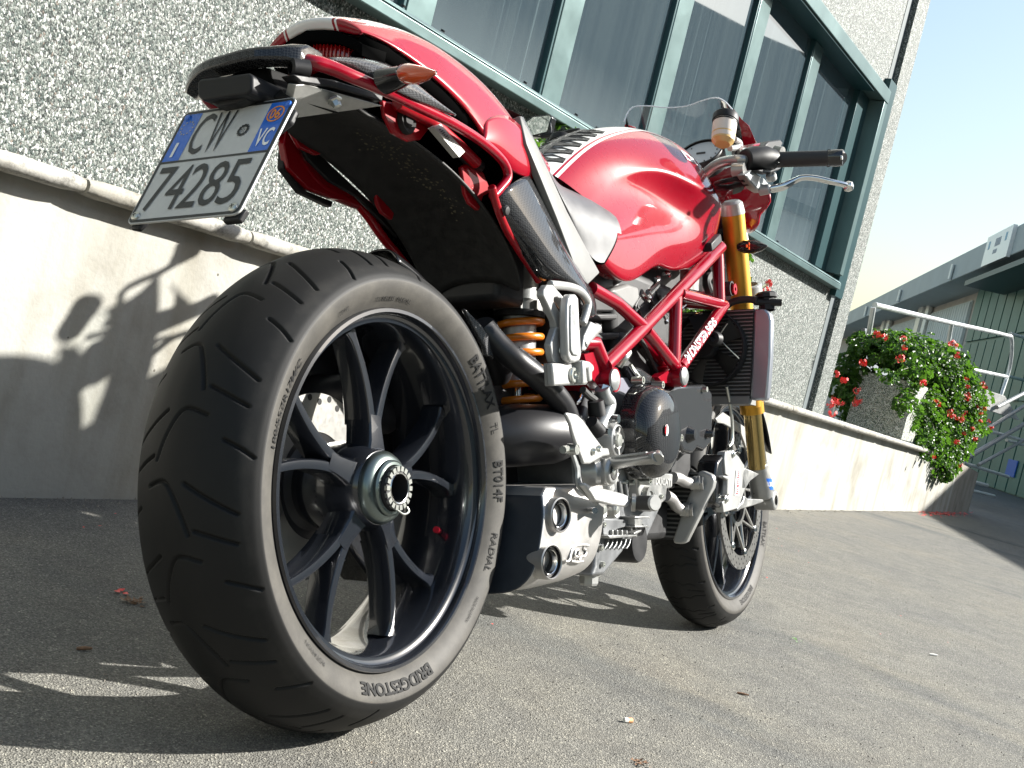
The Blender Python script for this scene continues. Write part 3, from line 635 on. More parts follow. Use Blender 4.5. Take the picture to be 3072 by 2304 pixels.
def crumple(q, r, m, name, label, cat, n=14, seed=1):
    rn = random.Random(seed); mb = MB().use(m); c = GQ(q)
    for k in range(n):
        a = rn.uniform(0, 6.3); rr = rn.uniform(.2, 1)*r; p0 = c+V((math.cos(a)*rr, math.sin(a)*rr, rn.uniform(.001, r*.35))); a2 = rn.uniform(0, 6.3); s = rn.uniform(.3, .6)*r
        mb.add([p0, p0+V((math.cos(a2)*s, math.sin(a2)*s, rn.uniform(0, s*.6))), p0+V((math.cos(a2+.9)*s, math.sin(a2+.9)*s, rn.uniform(0, s*.3)))], [(0, 1, 2)])
    tag(mb.build(name, None, 0), label, cat)
crumple((1925, 2296), .012, M['dry_leaf'], 'dry_leaf', 'curled brown dry leaf at the bottom edge of the asphalt', 'leaf', 26, 2)
crumple((395, 1810), .017, M['dry_leaf'], 'leaf_litter', 'clump of brown plant litter beside the rear tyre', 'litter', 40, 3)
crumple((2392, 1925), .016, M['green_leaf'], 'fallen_leaf', 'green and white leaf lying on the asphalt right of the front wheel', 'leaf', 7, 4)
crumple((1120, 2290), .006, M['dry_leaf'], 'twig_scrap', 'tiny dark plant scrap on the asphalt below the rear tyre', 'litter', 8, 5)
def stick(q, a, l, r, m, name, label, cat):
    mb = MB().use(m); c = GQ(q); d = V((math.cos(a), math.sin(a), .08)); mb.tube([c-d*l+V((0, 0, r)), c+V((0, 0, r*1.2)), c+d*l+V((0, 0, r))], [r*.8, r, r*.6], 7); tag(mb.build(name), label, cat)
stick((2228, 2085), rad(-70), .011, .0022, M['dry_leaf'], 'wood_stick', 'short brown wooden stick on the sunlit asphalt', 'stick')
stick((252, 1951), rad(-30), .010, .0028, M['dry_leaf'], 'cigar_stub', 'reddish brown stub lying left of the rear tyre', 'stub')
stick((2800, 1968), rad(-55), .012, .003, M['paper'], 'cigarette_end', 'pale cigarette end at the far right of the asphalt', 'cigarette')
mb = MB().use(M['paper']); c = GQ((1882, 2168)); mb.tube([c+V((-.006, .004, .004)), c+V((0, 0, .004))], .004, 10); mb.use(M['filter']); mb.tube([c+V((0, 0, .004)), c+V((.007, -.004, .004))], .0042, 10)
tag(mb.build('cigarette_butt'), 'crushed cigarette butt with orange filter on the asphalt', 'cigarette')

# ================================================================== MOTORCYCLE (bike axes: x forward, y left, z up)
moto = thing('motorcycle', 'red naked sport motorcycle with carbon parts leaning on its side stand, seen low from behind', 'motorcycle', BIKE)
def B(mb, name, parent=None, **k): return mb.build(name, parent or moto, **k)
AX = V((0, .0, .315)); AXF = V((1.44, 0, .299)); HEAD = rad(24); STEER = .011
def steer(v):
    ax = V((-math.sin(HEAD), 0, math.cos(HEAD))); P0 = AXF - V((math.cos(HEAD), 0, math.sin(HEAD)))*.036
    return P0 + Matrix.Rotation(STEER, 3, ax) @ (V(v)-P0)

# ---- tyres
def seglen(poly): return [math.dist(a, b) for a, b in zip(poly[:-1], poly[1:])]
def tyre(name, parent, C, prof, nth, ns, reps, grooves, depth, tread_lo, steerf=None):
    "prof: (y, r) from bead to bead; grooves: list of (polyline[(a, s)], halfwidth); a = metres round, s = metres across (+ = camera side)"
    pp = cr([V((y, r, 0)) for y, r in prof], 8); L = [0]
    for a, b in zip(pp[:-1], pp[1:]): L.append(L[-1]+(b-a).length)
    L = np.array(L); S = np.linspace(0, L[-1], ns); Y = np.interp(S, L, [p.x for p in pp]); R = np.interp(S, L, [p.y for p in pp])
    Sc = (S - L[-1]/2)
    # outward normals in the (y, r) plane
    dy = np.gradient(Y, S); dr = np.gradient(R, S); ny, nr = -dr, dy; 
    sg = np.sign(nr[len(nr)//2]); ny, nr = ny*sg, nr*sg
    Rm = R.max(); per = 2*math.pi*Rm/reps
    th = np.linspace(0, 2*np.pi, nth, endpoint=False); A = (th*Rm) % per
    gA, gS = np.meshgrid(A, Sc, indexing='ij')
    D = np.full(gA.shape, 9.0)
    for sign, ph in ((1, 0), (-1, .5)):
        for poly, hw in grooves:
            c = [(p.x, p.y) for p in cr([V((a, s, 0)) for a, s in poly], 5)]
            for (a0, s0), (a1, s1) in zip(c[:-1], c[1:]):
                # camera side is the start of the profile (negative y) -> s = -Sc
                for k in (-1, 0, 1):
                    aa0 = a0+(ph+k)*per; aa1 = a1+(ph+k)*per
                    px = gA-aa0; py = (-gS*sign)-s0; ex = aa1-aa0; ey = s1-s0; l2 = ex*ex+ey*ey+1e-12
                    t = np.clip((px*ex+py*ey)/l2, 0, 1); d = np.hypot(px-t*ex, py-t*ey)-hw
                    D = np.minimum(D, d)
    dep = np.clip(-D/.0016, 0, 1)*depth
    side = np.abs(Sc) > (tread_lo)
    X = (R[None, :]-nr[None, :]*dep)*np.cos(th)[:, None]; Z = (R[None, :]-nr[None, :]*dep)*np.sin(th)[:, None]; YY = Y[None, :]-ny[None, :]*dep
    vs = np.stack([X+C.x, YY+C.y+0*X, Z+C.z], -1).reshape(-1, 3)
    if steerf: vs = np.array([tuple(steerf(v)) for v in vs])
    i = np.arange(nth)[:, None]; j = np.arange(ns-1)[None, :]; i2 = (i+1) % nth
    f = np.stack([i*ns+j, i*ns+j+1, i2*ns+j+1, i2*ns+j], -1).reshape(-1, 4)
    me = bpy.data.meshes.new(name); me.from_pydata(vs.tolist(), [], f.tolist()); me.update()
    wear_sheen = np.where(side, .68, .20)[None, :]*np.ones((nth, 1))  # sidewall paler: worn rubber with its sunlit brightness painted in
    edge = np.exp(-((np.abs(Sc)-tread_lo*.80)/.016)**2)*.14; wear_sheen = wear_sheen+edge[None, :]*(~side)[None, :]
    wear_sheen = np.where(dep > depth*.5, .02, wear_sheen)  # groove floors get the darkest tone
    at = me.attributes.new('wear_sheen', 'FLOAT', 'POINT'); at.data.foreach_set('value', wear_sheen.reshape(-1).astype(np.float32))
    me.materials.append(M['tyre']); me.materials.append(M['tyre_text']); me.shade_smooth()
    o = bpy.data.objects.new(name, me); sc.collection.objects.link(o); o.parent = parent
    return o
rprof = [(-.066, .226), (-.074, .232), (-.083, .243), (-.0885, .2545), (-.0905, .265), (-.0890, .2700), (-.0845, .2765), (-.073, .2865), (-.056, .2965), (-.035, .3055), (-.015, .3105)]
rprof = rprof + [(0, .3120)] + [(-y, r) for y, r in reversed(rprof)]
lipr = .232
# rim of the rear wheel
def rim(name, C, hw, spokes_at, half, y_face, hubr, sf=None, dark=True):
    m = MB().use(M['rim']); f = sf or (lambda v: v)
    p = [(.2315, -hw), (.2300, -hw-.0035), (.2255, -hw-.004), (.2235, -hw-.001), (.2225, -hw+.007), (.2195, -hw+.0095), (.2135, -hw+.0105), (.2115, -hw+.014), (.2085, -hw+.030), (.205, -hw+.045), (.2035, 0), (.2045, hw-.04), (.210, hw-.02), (.221, hw-.008), (.226, hw+.003), (.231, hw)]
    p2 = [(.2315, -hw), (.232, -hw+.006), (.212, -hw+.03), (.212, hw-.03), (.232, hw-.006), (.231, hw)]
    m.lathe(p, C, (0, 1, 0), 120); m.lathe(p2, C, (0, 1, 0), 120)
    for ca in spokes_at:
        def sec(c, tdir, n_y, wd, y0, y1, bev=.25):
            # closed section: tangential width wd, from y0 (outer face) to y1
            c = V(c); h = wd/2; b_ = h*bev
            return [c+tdir*(-h)+V((0, y1, 0)), c+tdir*(-h*1.0)+V((0, y0+b_*1.6, 0)), c+tdir*(-h+b_)+V((0, y0, 0)), c+V((0, y0-.0006, 0)), c+tdir*(h-b_)+V((0, y0, 0)), c+tdir*h+V((0, y0+b_*1.6, 0)), c+tdir*h+V((0, y1, 0)), c+tdir*(h*.4)+V((0, y1+.004, 0)), c+tdir*(-h*.4)+V((0, y1+.004, 0))]
        dirv = lambda a: V((math.cos(a), 0, math.sin(a))); tan = lambda a: V((-math.sin(a), 0, math.cos(a)))
        rows = []
        for r, wd, y0 in ((hubr-.01, .046, y_face-.004), (.06, .034, y_face-.002), (.078, .029, y_face+.001), (.094, .029, y_face+.003)):
            rows.append(sec(C+dirv(ca)*r, tan(ca), 0, wd, y0, y0+.038))
        m.grid(rows, cv=True)
        for sg_ in (-1, 1):
            path = []
            for t in range(13):
                t /= 12; r = .082+(.2055-.082)*t; a = ca + sg_*(rad(4.2)+(half-rad(4.2))*(t**1.15)) ; path.append((r, a, t))
            rows = []
            for i, (r, a, t) in enumerate(path):
                p0 = C+dirv(a)*r; r2, a2, _ = path[min(i+1, 12)]; r1_, a1_, _ = path[max(i-1, 0)]
                d = (dirv(a2)*r2-dirv(a1_)*r1_).normalized(); td = V((0, 1, 0)).cross(d)*-1
                wd = .0150-.0035*t + (.012*max(0, (t-.85)/.15)**2); y0 = y_face+.003+.004*t; y1 = y0+.040-.008*t
                rows.append(sec(p0, td, 0, wd, y0, y1))
            m.grid(rows, cv=True)
    m.v = [tuple(f(V(q))) for q in m.v]
    return m
PH = rad(88)
m = rim('rear_wheel', AX, .0765, [PH+rad(72)*k for k in range(5)], rad(16.5), -.045, .05)
m.lathe([(.0, .05), (.05, .05), (.058, .03), (.060, 0), (.056, -.04), (.048, -.055), (.03, -.06), (.0, -.06)], AX, (0, 1, 0), 48)
rwheel = B(m, 'rear_wheel', smooth=40)
# hub nut
m = MB().use(M['rim_green']); m.lathe([(.047, -.052), (.0475, -.060), (.044, -.066), (.040, -.069), (.0365, -.070), (.036, -.074), (.0335, -.0765), (.030, -.077), (.028, -.072)], AX, (0, 1, 0), 64)
hub = B(m, 'hub_collar', rwheel)
m = MB().use(M['engine_dark']); m.lathe([(.0285, -.066), (.0285, -.081), (.0270, -.084), (.0205, -.085)], AX, (0, 1, 0), 48)
m.use(M['chrome']); m.lathe([(.0205, -.0850), (.0197, -.0865), (.0185, -.0860)], AX, (0, 1, 0), 48); m.use(M['engine_dark']); m.lathe([(.0185, -.0860), (.0180, -.082), (.0178, -.050), (.0, -.050)], AX, (0, 1, 0), 48)
m.use(M['steel'])
for k in range(18):
    a = 2*math.pi*k/18; d = V((math.cos(a), 0, math.sin(a))); t = V((-math.sin(a), 0, math.cos(a)))
    R_ = Matrix((d, V((0, 1, 0)), t)).transposed(); m.box(AX+d*.0250+V((0, -.0840, 0)), .0032, .0022, .0029, R_)
m.tube(cr([AX+V((.018, -.086, -.024)), AX+V((.018, -.089, -.030)), AX+V((.008, -.088, -.033)), AX+V((-.002, -.085, -.028))], 5), .0012, 6)
B(m, 'axle_nut', rwheel)
m = MB().use(M['red_alu']); b0 = AX+V((math.cos(rad(-25))*.197, -.03, math.sin(rad(-25))*.197)); dv = (V((0, -1, 0))*.8+(AX-b0).normalized()*.7).normalized()
b0 = P((1320, 1595), -.02); dv = (P((1286, 1577), -.045)-b0).normalized()
m.use(M['steel']); m.tube([b0-dv*.004, b0+dv*.014], .0035, 12); m.use(M['red_alu']); m.tube([b0+dv*.010, b0+dv*.026], .0048, 14); B(m, 'valve_cap', rwheel)
# lettering on the rim edge
def ring_text(mb, st, C, a_mid, r0, h, y, fn=None, bold=.0, k=1.0, shear=0, yfun=None, dirn=-1, raise_=.0005):
    vs, fs, asp = text_geo(st, bold, shear); Lg = asp*h*k; out = []
    for x, v in vs:
        r = r0+v*h; a = a_mid + dirn*((x-.5)*Lg)/(r0+h/2)
        yy = (yfun(r) if yfun else y) - raise_; p = V((C.x+math.cos(a)*r, C.y+yy, C.z+math.sin(a)*r)); out.append(fn(p) if fn else p)
    mb.add(out, fs)
m = MB().use(M['decal']); ring_text(m, 'marchesini', AX, rad(186), .2128, .0085, -.0665-.0012, bold=.02, k=1.35, dirn=1, raise_=.0006)
m.add([AX+V((math.cos(rad(a))*r, -.0680, math.sin(rad(a))*r)) for a, r in ((168, .2130), (171.5, .2215), (174.5, .2130))], [(0, 1, 2)])
B(m, 'rim_lettering', rwheel, smooth=0)
# brake disc and caliper behind the wheel
def disc(name, parent, C, R1, R0, y, th, holes, sf=None, rows=((.9, .0045), (.78, .0045))):
    m = MB().use(M['disc']); m.lathe([(R0, y-th/2), (R1, y-th/2), (R1, y+th/2), (R0, y+th/2)], C, (0, 1, 0), 96, closed=True)
    m.use(M['hole'])  # black discs laid on the face stand in for shaded holes
    for q, (fr, hr) in enumerate(rows):
        for k in range(holes):
            a = 2*math.pi*(k+.5*q)/holes; c = C+V((math.cos(a)*(R0+(R1-R0)*fr), y-th/2-.0004, math.sin(a)*(R0+(R1-R0)*fr)))
            m.lathe([(0, 0), (hr, 0), (hr, .0008)], c, (0, 1, 0), 12)
    if sf: m.v = [tuple(sf(V(q))) for q in m.v]
    return m
m = disc('rear_disc', rwheel, AX, .124, .072, .052, .005, 18)
m.use(M['engine_dark']); m.lathe([(.073, .05), (.06, .055), (.05, .05)], AX, (0, 1, 0), 40)
B(m, 'rear_brake_disc', rwheel)
m = MB().use(M['black_gloss']); c0 = AX+V((.095, .055, -.085)); m.box(c0, .045, .03, .028, Matrix.Rotation(rad(40), 3, 'Y')); m.box(c0+V((.02, 0, .03)), .02, .025, .03); rc = B(m, 'rear_caliper', bevel=.006)
m = MB().use(M['black']); m.tube(cr([P((1180, 1700), .06), P((1190, 1740), .07), P((1195, 1790), .08), P((1160, 1810), .09)], 5), .006, 8); m.lathe([(0, -.012), (.012, -.008), (.013, 0), (.008, .01), (0, .012)], P((1118, 1775), .10), (1, 0, 0), 16); B(m, 'chain_adjuster')
tg = [([(.0, .020), (.014, .044), (.034, .080)], .0028), ([(.052, .032), (.059, .052), (.069, .078)], .0028), ([(.086, .036), (.080, .014), (.086, .001), (.112, -.014), (.138, -.024)], .0027), ([(.112, .060), (.120, .078), (.130, .094)], .0026)]
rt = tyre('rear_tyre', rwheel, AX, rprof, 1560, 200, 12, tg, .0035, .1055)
yR = [(q[1], q[0]) for q in rprof[:5]]
yfun = lambda r: float(np.interp(r, [q[0] for q in yR], [q[1] for q in yR]))
for st, a, h, r0, k, bo in (('BRIDGESTONE', -88, .0155, .2420, 1.18, .035), ('180/55ZR17M/C', 158, .0100, .2455, 1.25, .02), ('BATTLAX', 38, .0145, .2445, 1.05, .03), ('BT014F', 3, .0145, .2445, 1.0, .02), ('RADIAL', -21, .0090, .2470, 1.35, .01),
                            ('(73W)', 122, .0075, .242, 1.1, 0), ('TUBELESS  RADIAL', 96, .0055, .2395, 1.2, 0), ('TL', 21, .010, .2465, 1.0, .01), ('MADE IN JAPAN', -42, .0055, .247, 1.0, 0), ('ROTATION', -130, .0055, .245, 1.2, 0)):
    m = MB().use(M['tyre_text']); ring_text(m, st, AX, rad(a), r0, h, 0, bold=bo, k=k, yfun=yfun, raise_=.0017)
    B(m, 'tyre_lettering', rt, smooth=0)

# ---- front wheel
fprof = [(-.043, .226), (-.050, .232), (-.0565, .243), (-.0600, .252), (-.0612, .2585), (-.0590, .2655), (-.053, .2745), (-.041, .2850), (-.024, .2935)]
fprof = fprof + [(0, .2985)] + [(-y, r) for y, r in reversed(fprof)]
m = rim('front_wheel', AXF, .0500, [rad(270)+rad(72)*k for k in range(5)], rad(15), -.02, .035, steer)
mm = MB().use(M['rim']); mm.lathe([(.0, .05), (.032, .05), (.036, 0), (.032, -.05), (.0, -.05)], AXF, (0, 1, 0), 32); mm.v = [tuple(steer(q)) for q in mm.v]; m.add(mm.v, mm.f)
fwheel = B(m, 'front_wheel', smooth=40)
ft = [([(.005, .0), (.014, .012), (.012, .024), (.022, .036)], .0018), ([(.03, .018), (.036, .034), (.048, .050)], .0018), ([(.05, .004), (.056, .018), (.052, .03), (.062, .05)], .0018), ([(.016, .046), (.022, .058)], .002)]
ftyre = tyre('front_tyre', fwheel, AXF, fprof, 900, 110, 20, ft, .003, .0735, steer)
yF = [(q[1], q[0]) for q in fprof[:5]]; yff = lambda r: float(np.interp(r, [q[0] for q in yF], [q[1] for q in yF]))
for st, a in (('BRIDGESTONE', -70), ('BATTLAX', -20)): m = MB().use(M['tyre_text']); ring_text(m, st, AXF, rad(a), .2385, .011, 0, fn=steer, bold=.02, yfun=yff, raise_=.0015); B(m, 'tyre_lettering', ftyre, smooth=0)
for y in (-.068, .068):
    m = disc('front_disc', fwheel, AXF, .160, .128, y, .005, 36, None, ((.25, .0028), (.6, .0028), (.9, .0028)))
    m.use(M['chrome'])
    for k in range(8):
        a = 2*math.pi*k/8+.2; c = AXF+V((math.cos(a)*.124, y-.001, math.sin(a)*.124)); m.lathe([(0, -.006), (.007, -.006), (.010, -.004), (.010, .004)], c, (0, 1, 0), 16)
    m.use(M['disc'])
    for k in range(8):
        a = 2*math.pi*k/8+.2
        for s_a in (-1, 1):
            p0 = AXF+V((math.cos(a)*.122, y, math.sin(a)*.122)); p1 = AXF+V((math.cos(a+s_a*.36)*.055, y*.85, math.sin(a+s_a*.36)*.055)); m.tube([p0, p1], .0038, 6)
    m.lathe([(.05, y*.85-.004), (.06, y*.85-.004), (.06, y*.85+.004), (.05, y*.85+.004)], AXF, (0, 1, 0), 40, closed=True)
    m.v = [tuple(steer(q)) for q in m.v]; B(m, 'front_brake_disc', fwheel)

# ---- fork
for sgn in (1, -1):
    fx = lambda lst: lst if sgn == 1 else mir(lst)
    yl = -.118
    up_t, up_b = P((2198, 632), yl), P((2262, 1290), yl); up_m = P((2252, 1218), yl)
    lo_b = P((2296, 1480), yl-.004)
    pts = fx([up_t, up_m]); m = MB().use(M['gold']); m.tube(pts, .0255, 32)
    a_, b_ = fx([P((2254, 1206), yl), P((2257, 1238), yl)]); m.tube([a_, b_], .0275, 32)
    fo = B(m, 'fork_leg')
    m = MB().use(mat('gold_slider', (.50, .36, .14), .22, .9)); m.tube(fx([P((2257, 1236), yl), P((2272, 1405), yl-.002)]), .0205, 28); B(m, 'fork_slider', fo)
    m = MB().use(M['alu_paint']); t0, t1 = fx([P((2194, 602), yl), P((2199, 642), yl)]); m.tube([t0, t0*.8+t1*.2, t1], [.016, .024, .027], 28); B(m, 'fork_cap', fo)
    m = MB().use(M['alu']); a_, b_ = fx([P((2271, 1392), yl), P((2288, 1490), yl-.004)]); m.tube([a_, b_], [.0245, .0265], 28)
    c_ = fx([P((2296, 1500), yl-.004)])[0]; m.lathe([(.012, -.026), (.020, -.026), (.024, -.022), (.024, .022), (.012, .024)], c_, (0, 1, 0), 32)
    # calliper ears
    ears = [[(740, 560), (838, 602), (775, 650), (745, 700), (720, 700), (725, 600)], [(735, 745), (760, 765), (860, 770), (868, 785), (800, 810), (715, 835), (690, 850), (690, 825), (730, 780)]]
    for pl_ in ears:
        q = [P(a, yl-.022, 'G') for a in pl_]; d = V((0, .022, 0))
        if sgn == -1: q = mir(q); d = -d
        m.prism(q, d)
    if sgn == 1:
        m.use(M['plate_blue']); q = [P(a, yl-.0262, 'G') for a in ((825, 655), (878, 630), (882, 690), (832, 702))]
        lab = P((853, 668), yl, 'G') if False else None
    B(m, 'fork_foot', fo, bevel=.002)
    if sgn == 1:
        m = MB().use(M['plate_blue']); c0 = P((2283, 1452), yl-.003); ax_ = (b_-a_).normalized()
        rows = [[c0+ax_*h+(V((1, 0, 0))*math.cos(t)+V((0, -1, 0))*math.sin(t))*.0268 for t in [rad(78+90*k/10) for k in range(11)]] for h in (-.014, .014)]
        m.grid(rows); m.use(M['decal'])
        vs, fs, asp = text_geo('OHLINS', .02); m.add([c0+ax_*(-.006+.012*(y_))*1.0+(V((1, 0, 0))*math.cos(rad(160-74*x_))+V((0, -1, 0))*math.sin(rad(160-74*x_)))*.0272 for x_, y_ in [(v[0], 1-v[1]) for v in vs]], fs)
        B(m, 'fork_sticker', fo, smooth=0)
# calipers
for sgn in (1, -1):
    y0 = -.140; ply = [(612, 455), (655, 445), (700, 485), (738, 545), (745, 690), (700, 828), (600, 858), (592, 790), (640, 740), (652, 640), (612, 600), (606, 500)]
    m = MB().use(M['alu_paint']); q = [P(a, y0, 'G') for a in ply]; d = V((0, .018, 0))
    if sgn == -1: q = mir(q); d = -d
    m.prism(q, d); 
    for a in ((612, 770), (658, 470)):
        c = P(a, y0, 'G'); c = c if sgn == 1 else mir([c])[0]; m.use(M['steel']); m.lathe([(.0, -.006), (.0055, -.006), (.0055, -.002), (.009, -.002), (.009, .006)], c, (0, sgn, 0), 20)
    m.use(M['alu_paint'])
    cal = B(m, 'front_caliper', bevel=.006, seg=3)
    if sgn == 1:
        m = MB().use(M['black_gloss']); m.prism([P(a, y0+.004, 'G') for a in ((560, 520), (600, 470), (625, 490), (640, 580), (640, 740), (580, 830), (545, 800), (550, 600))], (0, .045, 0)); B(m, 'piston_housing', cal, bevel=.005, seg=3)
        m = MB().use(M['alu_paint']); m.prism([P(a, y0-.012, 'G') for a in ((602, 612), (655, 620), (662, 655), (640, 740), (622, 740), (628, 640), (600, 625))], (0, .012, 0)); B(m, 'caliper_rib', cal, bevel=.003)
        m = MB().use(M['decal']); a0, a1, b0_, b1_ = [P(q, y0-.0015, 'G') for q in ((672, 745), (700, 745), (683, 575), (708, 570))]; m.add([a0, a1, b1_, b0_], [(0, 1, 2, 3)])
        m.use(mat('red_print', (.6, .03, .04), .4)); vs, fs, _ = text_geo('brembo', .02)
        a0, a1, b0_, b1_ = [P(q, y0-.0022, 'G') for q in ((680, 735), (698, 735), (690, 582), (706, 580))]
        m.add([(a0*(1-x)+b0_*x)*y + (a1*(1-x)+b1_*x)*(1-y) for x, y in vs], fs); B(m, 'caliper_label', cal, smooth=0)
    m = MB().use(M['steel']); pts = [P(a, y0+.02, 'G') for a in ((630, 420), (655, 380), (655, 250), (640, 130), (620, 20))]; pts = pts if sgn == 1 else mir(pts); m.tube(cr(pts, 5), .0038, 8); B(m, 'brake_line', cal)
# front mudguard with silver brackets
m = MB().use(M['black_gloss'])
rows = []
for k in range(25):
    a = rad(25+130*k/24); row = []
    for j in range(9):
        t = -1+2*j/8; yy = t*.068; rr = .318-.030*abs(t)**2.6; row.append(steer(AXF+V((math.cos(a)*rr, yy, math.sin(a)*rr))))
    rows.append(row)
m.grid(rows); mg = B(m, 'front_mudguard', solid=.003, smooth=60)
for sgn in (1, -1):
    q = PL([(548, 235), (598, 192), (775, 312), (772, 400), (772, 500), (740, 400), (715, 330), (600, 268), (560, 262)], -.088, 'G'); d = V((0, .006, 0))
    if sgn == -1: q = mir(q); d = -d
    m = MB().use(M['alu_paint']); m.prism(q, d); B(m, 'mudguard_bracket', mg, bevel=.0015)
# triple clamps
m = MB().use(M['alu_paint'])
for zq, r in ((P((2243, 880), -.118), .031),):
    R_ = Matrix.Rotation(-HEAD, 3, 'Y')
    m.box(V((zq.x-.03, 0, zq.z)), .045, .12, .016, R_)
    for y in (-.118, .118): m.lathe([(.0262, -.02), (r+.003, -.02), (r+.003, .02), (.0262, .02)], V((zq.x, y, zq.z)), R_ @ V((0, 0, 1)), 28)
B(m, 'triple_clamp', bevel=.003)

# ---- frame
def pair(fn):
    for s in (1, -1): fn(s)
ft_ = MB().use(M['frame_red'])
def ftube(pts, r):
    ft_.tube(pts, r, 20); ft_.tube(mir(pts), r, 20)
yF_ = -.135
ftube([P((935, 1120), yF_, 'B'), P((1340, 715), yF_, 'B'), P((2162, 742), yF_+.012)], .0128)
ftube([P((790, 300), -.125, 'B'), P((1060, 455), -.128, 'B'), P((1345, 715), yF_, 'B')], .0115)
ftube([P((1370, 740), yF_, 'B'), P((1690, 1140), yF_, 'B')], .0115)
ftube([P((1300, 800), .0+yF_+.03, 'B'), P((1640, 1180), yF_+.03, 'B')], .0115)
ftube([P((258, 800), yF_+.004, 'F'), P((238, 1470), yF_, 'F')], .0125)
ftube([P((300, 765), yF_, 'F'), P((735, 880), yF_+.012, 'F')], .0115)
ftube([P((672, 260), yF_+.02, 'F'), P((690, 870), yF_+.012, 'F')], .0128)
ftube([P((735, 880), yF_+.012, 'F'), P((300, 1500), yF_, 'F')], .0125)
ftube([P((2150, 745), yF_+.03), V((1.17, -.02, .90))], .0125); ftube([P((2160, 915), yF_+.02), V((1.20, -.02, .74))], .0125)
ftube([P((860, 960), -.125, 'B'), P((955, 1180), yF_, 'B')], .008)
ftube([P((700, 880), -.12, 'B'), P((820, 880), -.128, 'B'), P((930, 1150), -.13, 'B')], .0135)
for q, z in (((1048, 1268), 'B'), ((1775, 1232), 'B')):
    c = P(q, -.150, z); ft_.lathe([(0, 0), (.0205, 0), (.0205, .05), (.018, .30)], c, (0, 1, 0), 28)
for pl_ in ([(860, 960), (935, 1090), (1010, 1190), (1020, 1340), (880, 1360), (780, 1230), (715, 1000)], [(1640, 1150), (1700, 1130), (1780, 1170), (1790, 1290), (1550, 1305), (1500, 1240)]):
    q = PL(pl_, -.130, 'B'); ft_.prism(q, (0, .018, 0)); ft_.prism(mir(q), (0, -.018, 0))
# head tube
ft_.tube([V((1.155, 0, .93)), V((1.235, 0, .74))], .03, 28)
frame = B(ft_, 'trellis_frame', smooth=40)
m = MB().use(M['black'])
for q in ((1048, 1268), (1783, 1230)):
    c = P(q, -.153, 'B'); m = MB().use(M['alu_dark']); m.lathe([(0, -.0035), (.012, -.003), (.0175, 0), (.018, .004)], c, (0, 1, 0), 28); B(m, 'frame_cap', frame)
m = MB().use(M['decal']); p0 = P((300, 1480), yF_, 'F'); p1 = P((700, 930), yF_+.011, 'F'); ax_ = (p1-p0).normalized(); up_ = V((0, -1, 0)); up_ = (up_-ax_*up_.dot(ax_)).normalized(); sd_ = ax_.cross(up_)
vs, fs, _ = text_geo('MONSTER S4RS', .03, .25); 
out = []
for x, v in vs:
    a = rad(28)+rad(85)*(v-.5); out.append(p0+(p1-p0)*(.05+.70*x)+(up_*math.cos(a)-sd_*math.sin(a))*.0130)
m.add(out, fs); B(m, 'frame_lettering', frame, smooth=0)
m = MB().use(M['black']); m.prism(PL([(612, 262), (705, 165), (722, 250), (640, 335), (618, 350)], yF_-.012, 'F'), (0, .03, 0)); B(m, 'frame_pad', frame, bevel=.003)

# ---- fuel tank
rows_r = [
 [(.455, -.000, .862), (.59, 0, .955), (.75, 0, 1.022), (.88, 0, 1.056), (1.00, 0, 1.056), (1.09, 0, 1.01), (1.13, 0, .92)],
 [(.460, -.042, .853), (.59, -.048, .945), (.75, -.054, 1.010), (.88, -.058, 1.046), (1.00, -.060, 1.050), (1.095, -.055, 1.005), (1.135, -.05, .915)],
 [(.485, -.068, .834), (.61, -.078, .910), (.76, -.092, .968), (.88, -.105, 1.005), (1.00, -.110, 1.024), (1.085, -.105, .998), (1.135, -.085, .91)],
 [(.530, -.088, .812), (.655, -.084, .888), (.778, -.115, .932), (.870, -.146, .922), (.945, -.162, .915), (1.065, -.152, .925), (1.130, -.105, .885)],
 [(.575, -.104, .790), (.690, -.090, .862), (.790, -.095, .878), (.875, -.112, .868), (.950, -.138, .868), (1.055, -.146, .868), (1.115, -.105, .835)],
 [(.600, -.124, .765), (.665, -.127, .772), (.760, -.127, .800), (.845, -.136, .806), (.925, -.141, .808), (1.000, -.134, .812), (1.075, -.100, .795)],
 [(.525, -.124, .697), (.610, -.126, .672), (.690, -.126, .708), (.780, -.120, .748), (.840, -.118, .738), (.930, -.120, .764), (1.030, -.095, .775)],
 [(.530, -.090, .700), (.615, -.09, .680), (.690, -.09, .712), (.780, -.085, .750), (.840, -.08, .745), (.930, -.08, .765), (1.020, -.06, .775)]]
def sheet(rows, name, mt, sub=2, solid=None, parent=None, both=True, half_first_center=True, crease=None, smooth=60):
    m = MB().use(mt); R_ = [[V(p) for p in r] for r in rows]
    if both:
        if half_first_center: full = [mir(r) for r in reversed(R_[1:])] + R_
        else: full = R_; 
        m.grid(full)
        if not half_first_center: m.grid([mir(r) for r in R_])
    else: m.grid(R_)
    o = B(m, name, parent, sub=sub, solid=solid, smooth=smooth)
    if crease:
        me = o.data; at = me.attributes.new('crease_edge', 'FLOAT', 'EDGE'); nk = len(R_[0]); 
        coords = {tuple(round(c, 5) for c in p): w for r, w in crease for p in R_[r] for p in (p, V((p.x, -p.y, p.z)))}
        vals = []
        for e in me.edges:
            a, b = [tuple(round(c, 5) for c in me.vertices[i].co) for i in e.vertices]
            wa, wb = coords.get(a), coords.get(b)
            vals.append(min(wa, wb) if wa is not None and wb is not None and abs(me.vertices[e.vertices[0]].co.x-me.vertices[e.vertices[1]].co.x) > .02 else 0)
        at.data.foreach_set('value', vals)
    return o
tank = sheet(rows_r, 'fuel_tank', M['tank'], sub=3, crease=[(3, .9), (6, .7)])
m = MB().use(M['decal'])
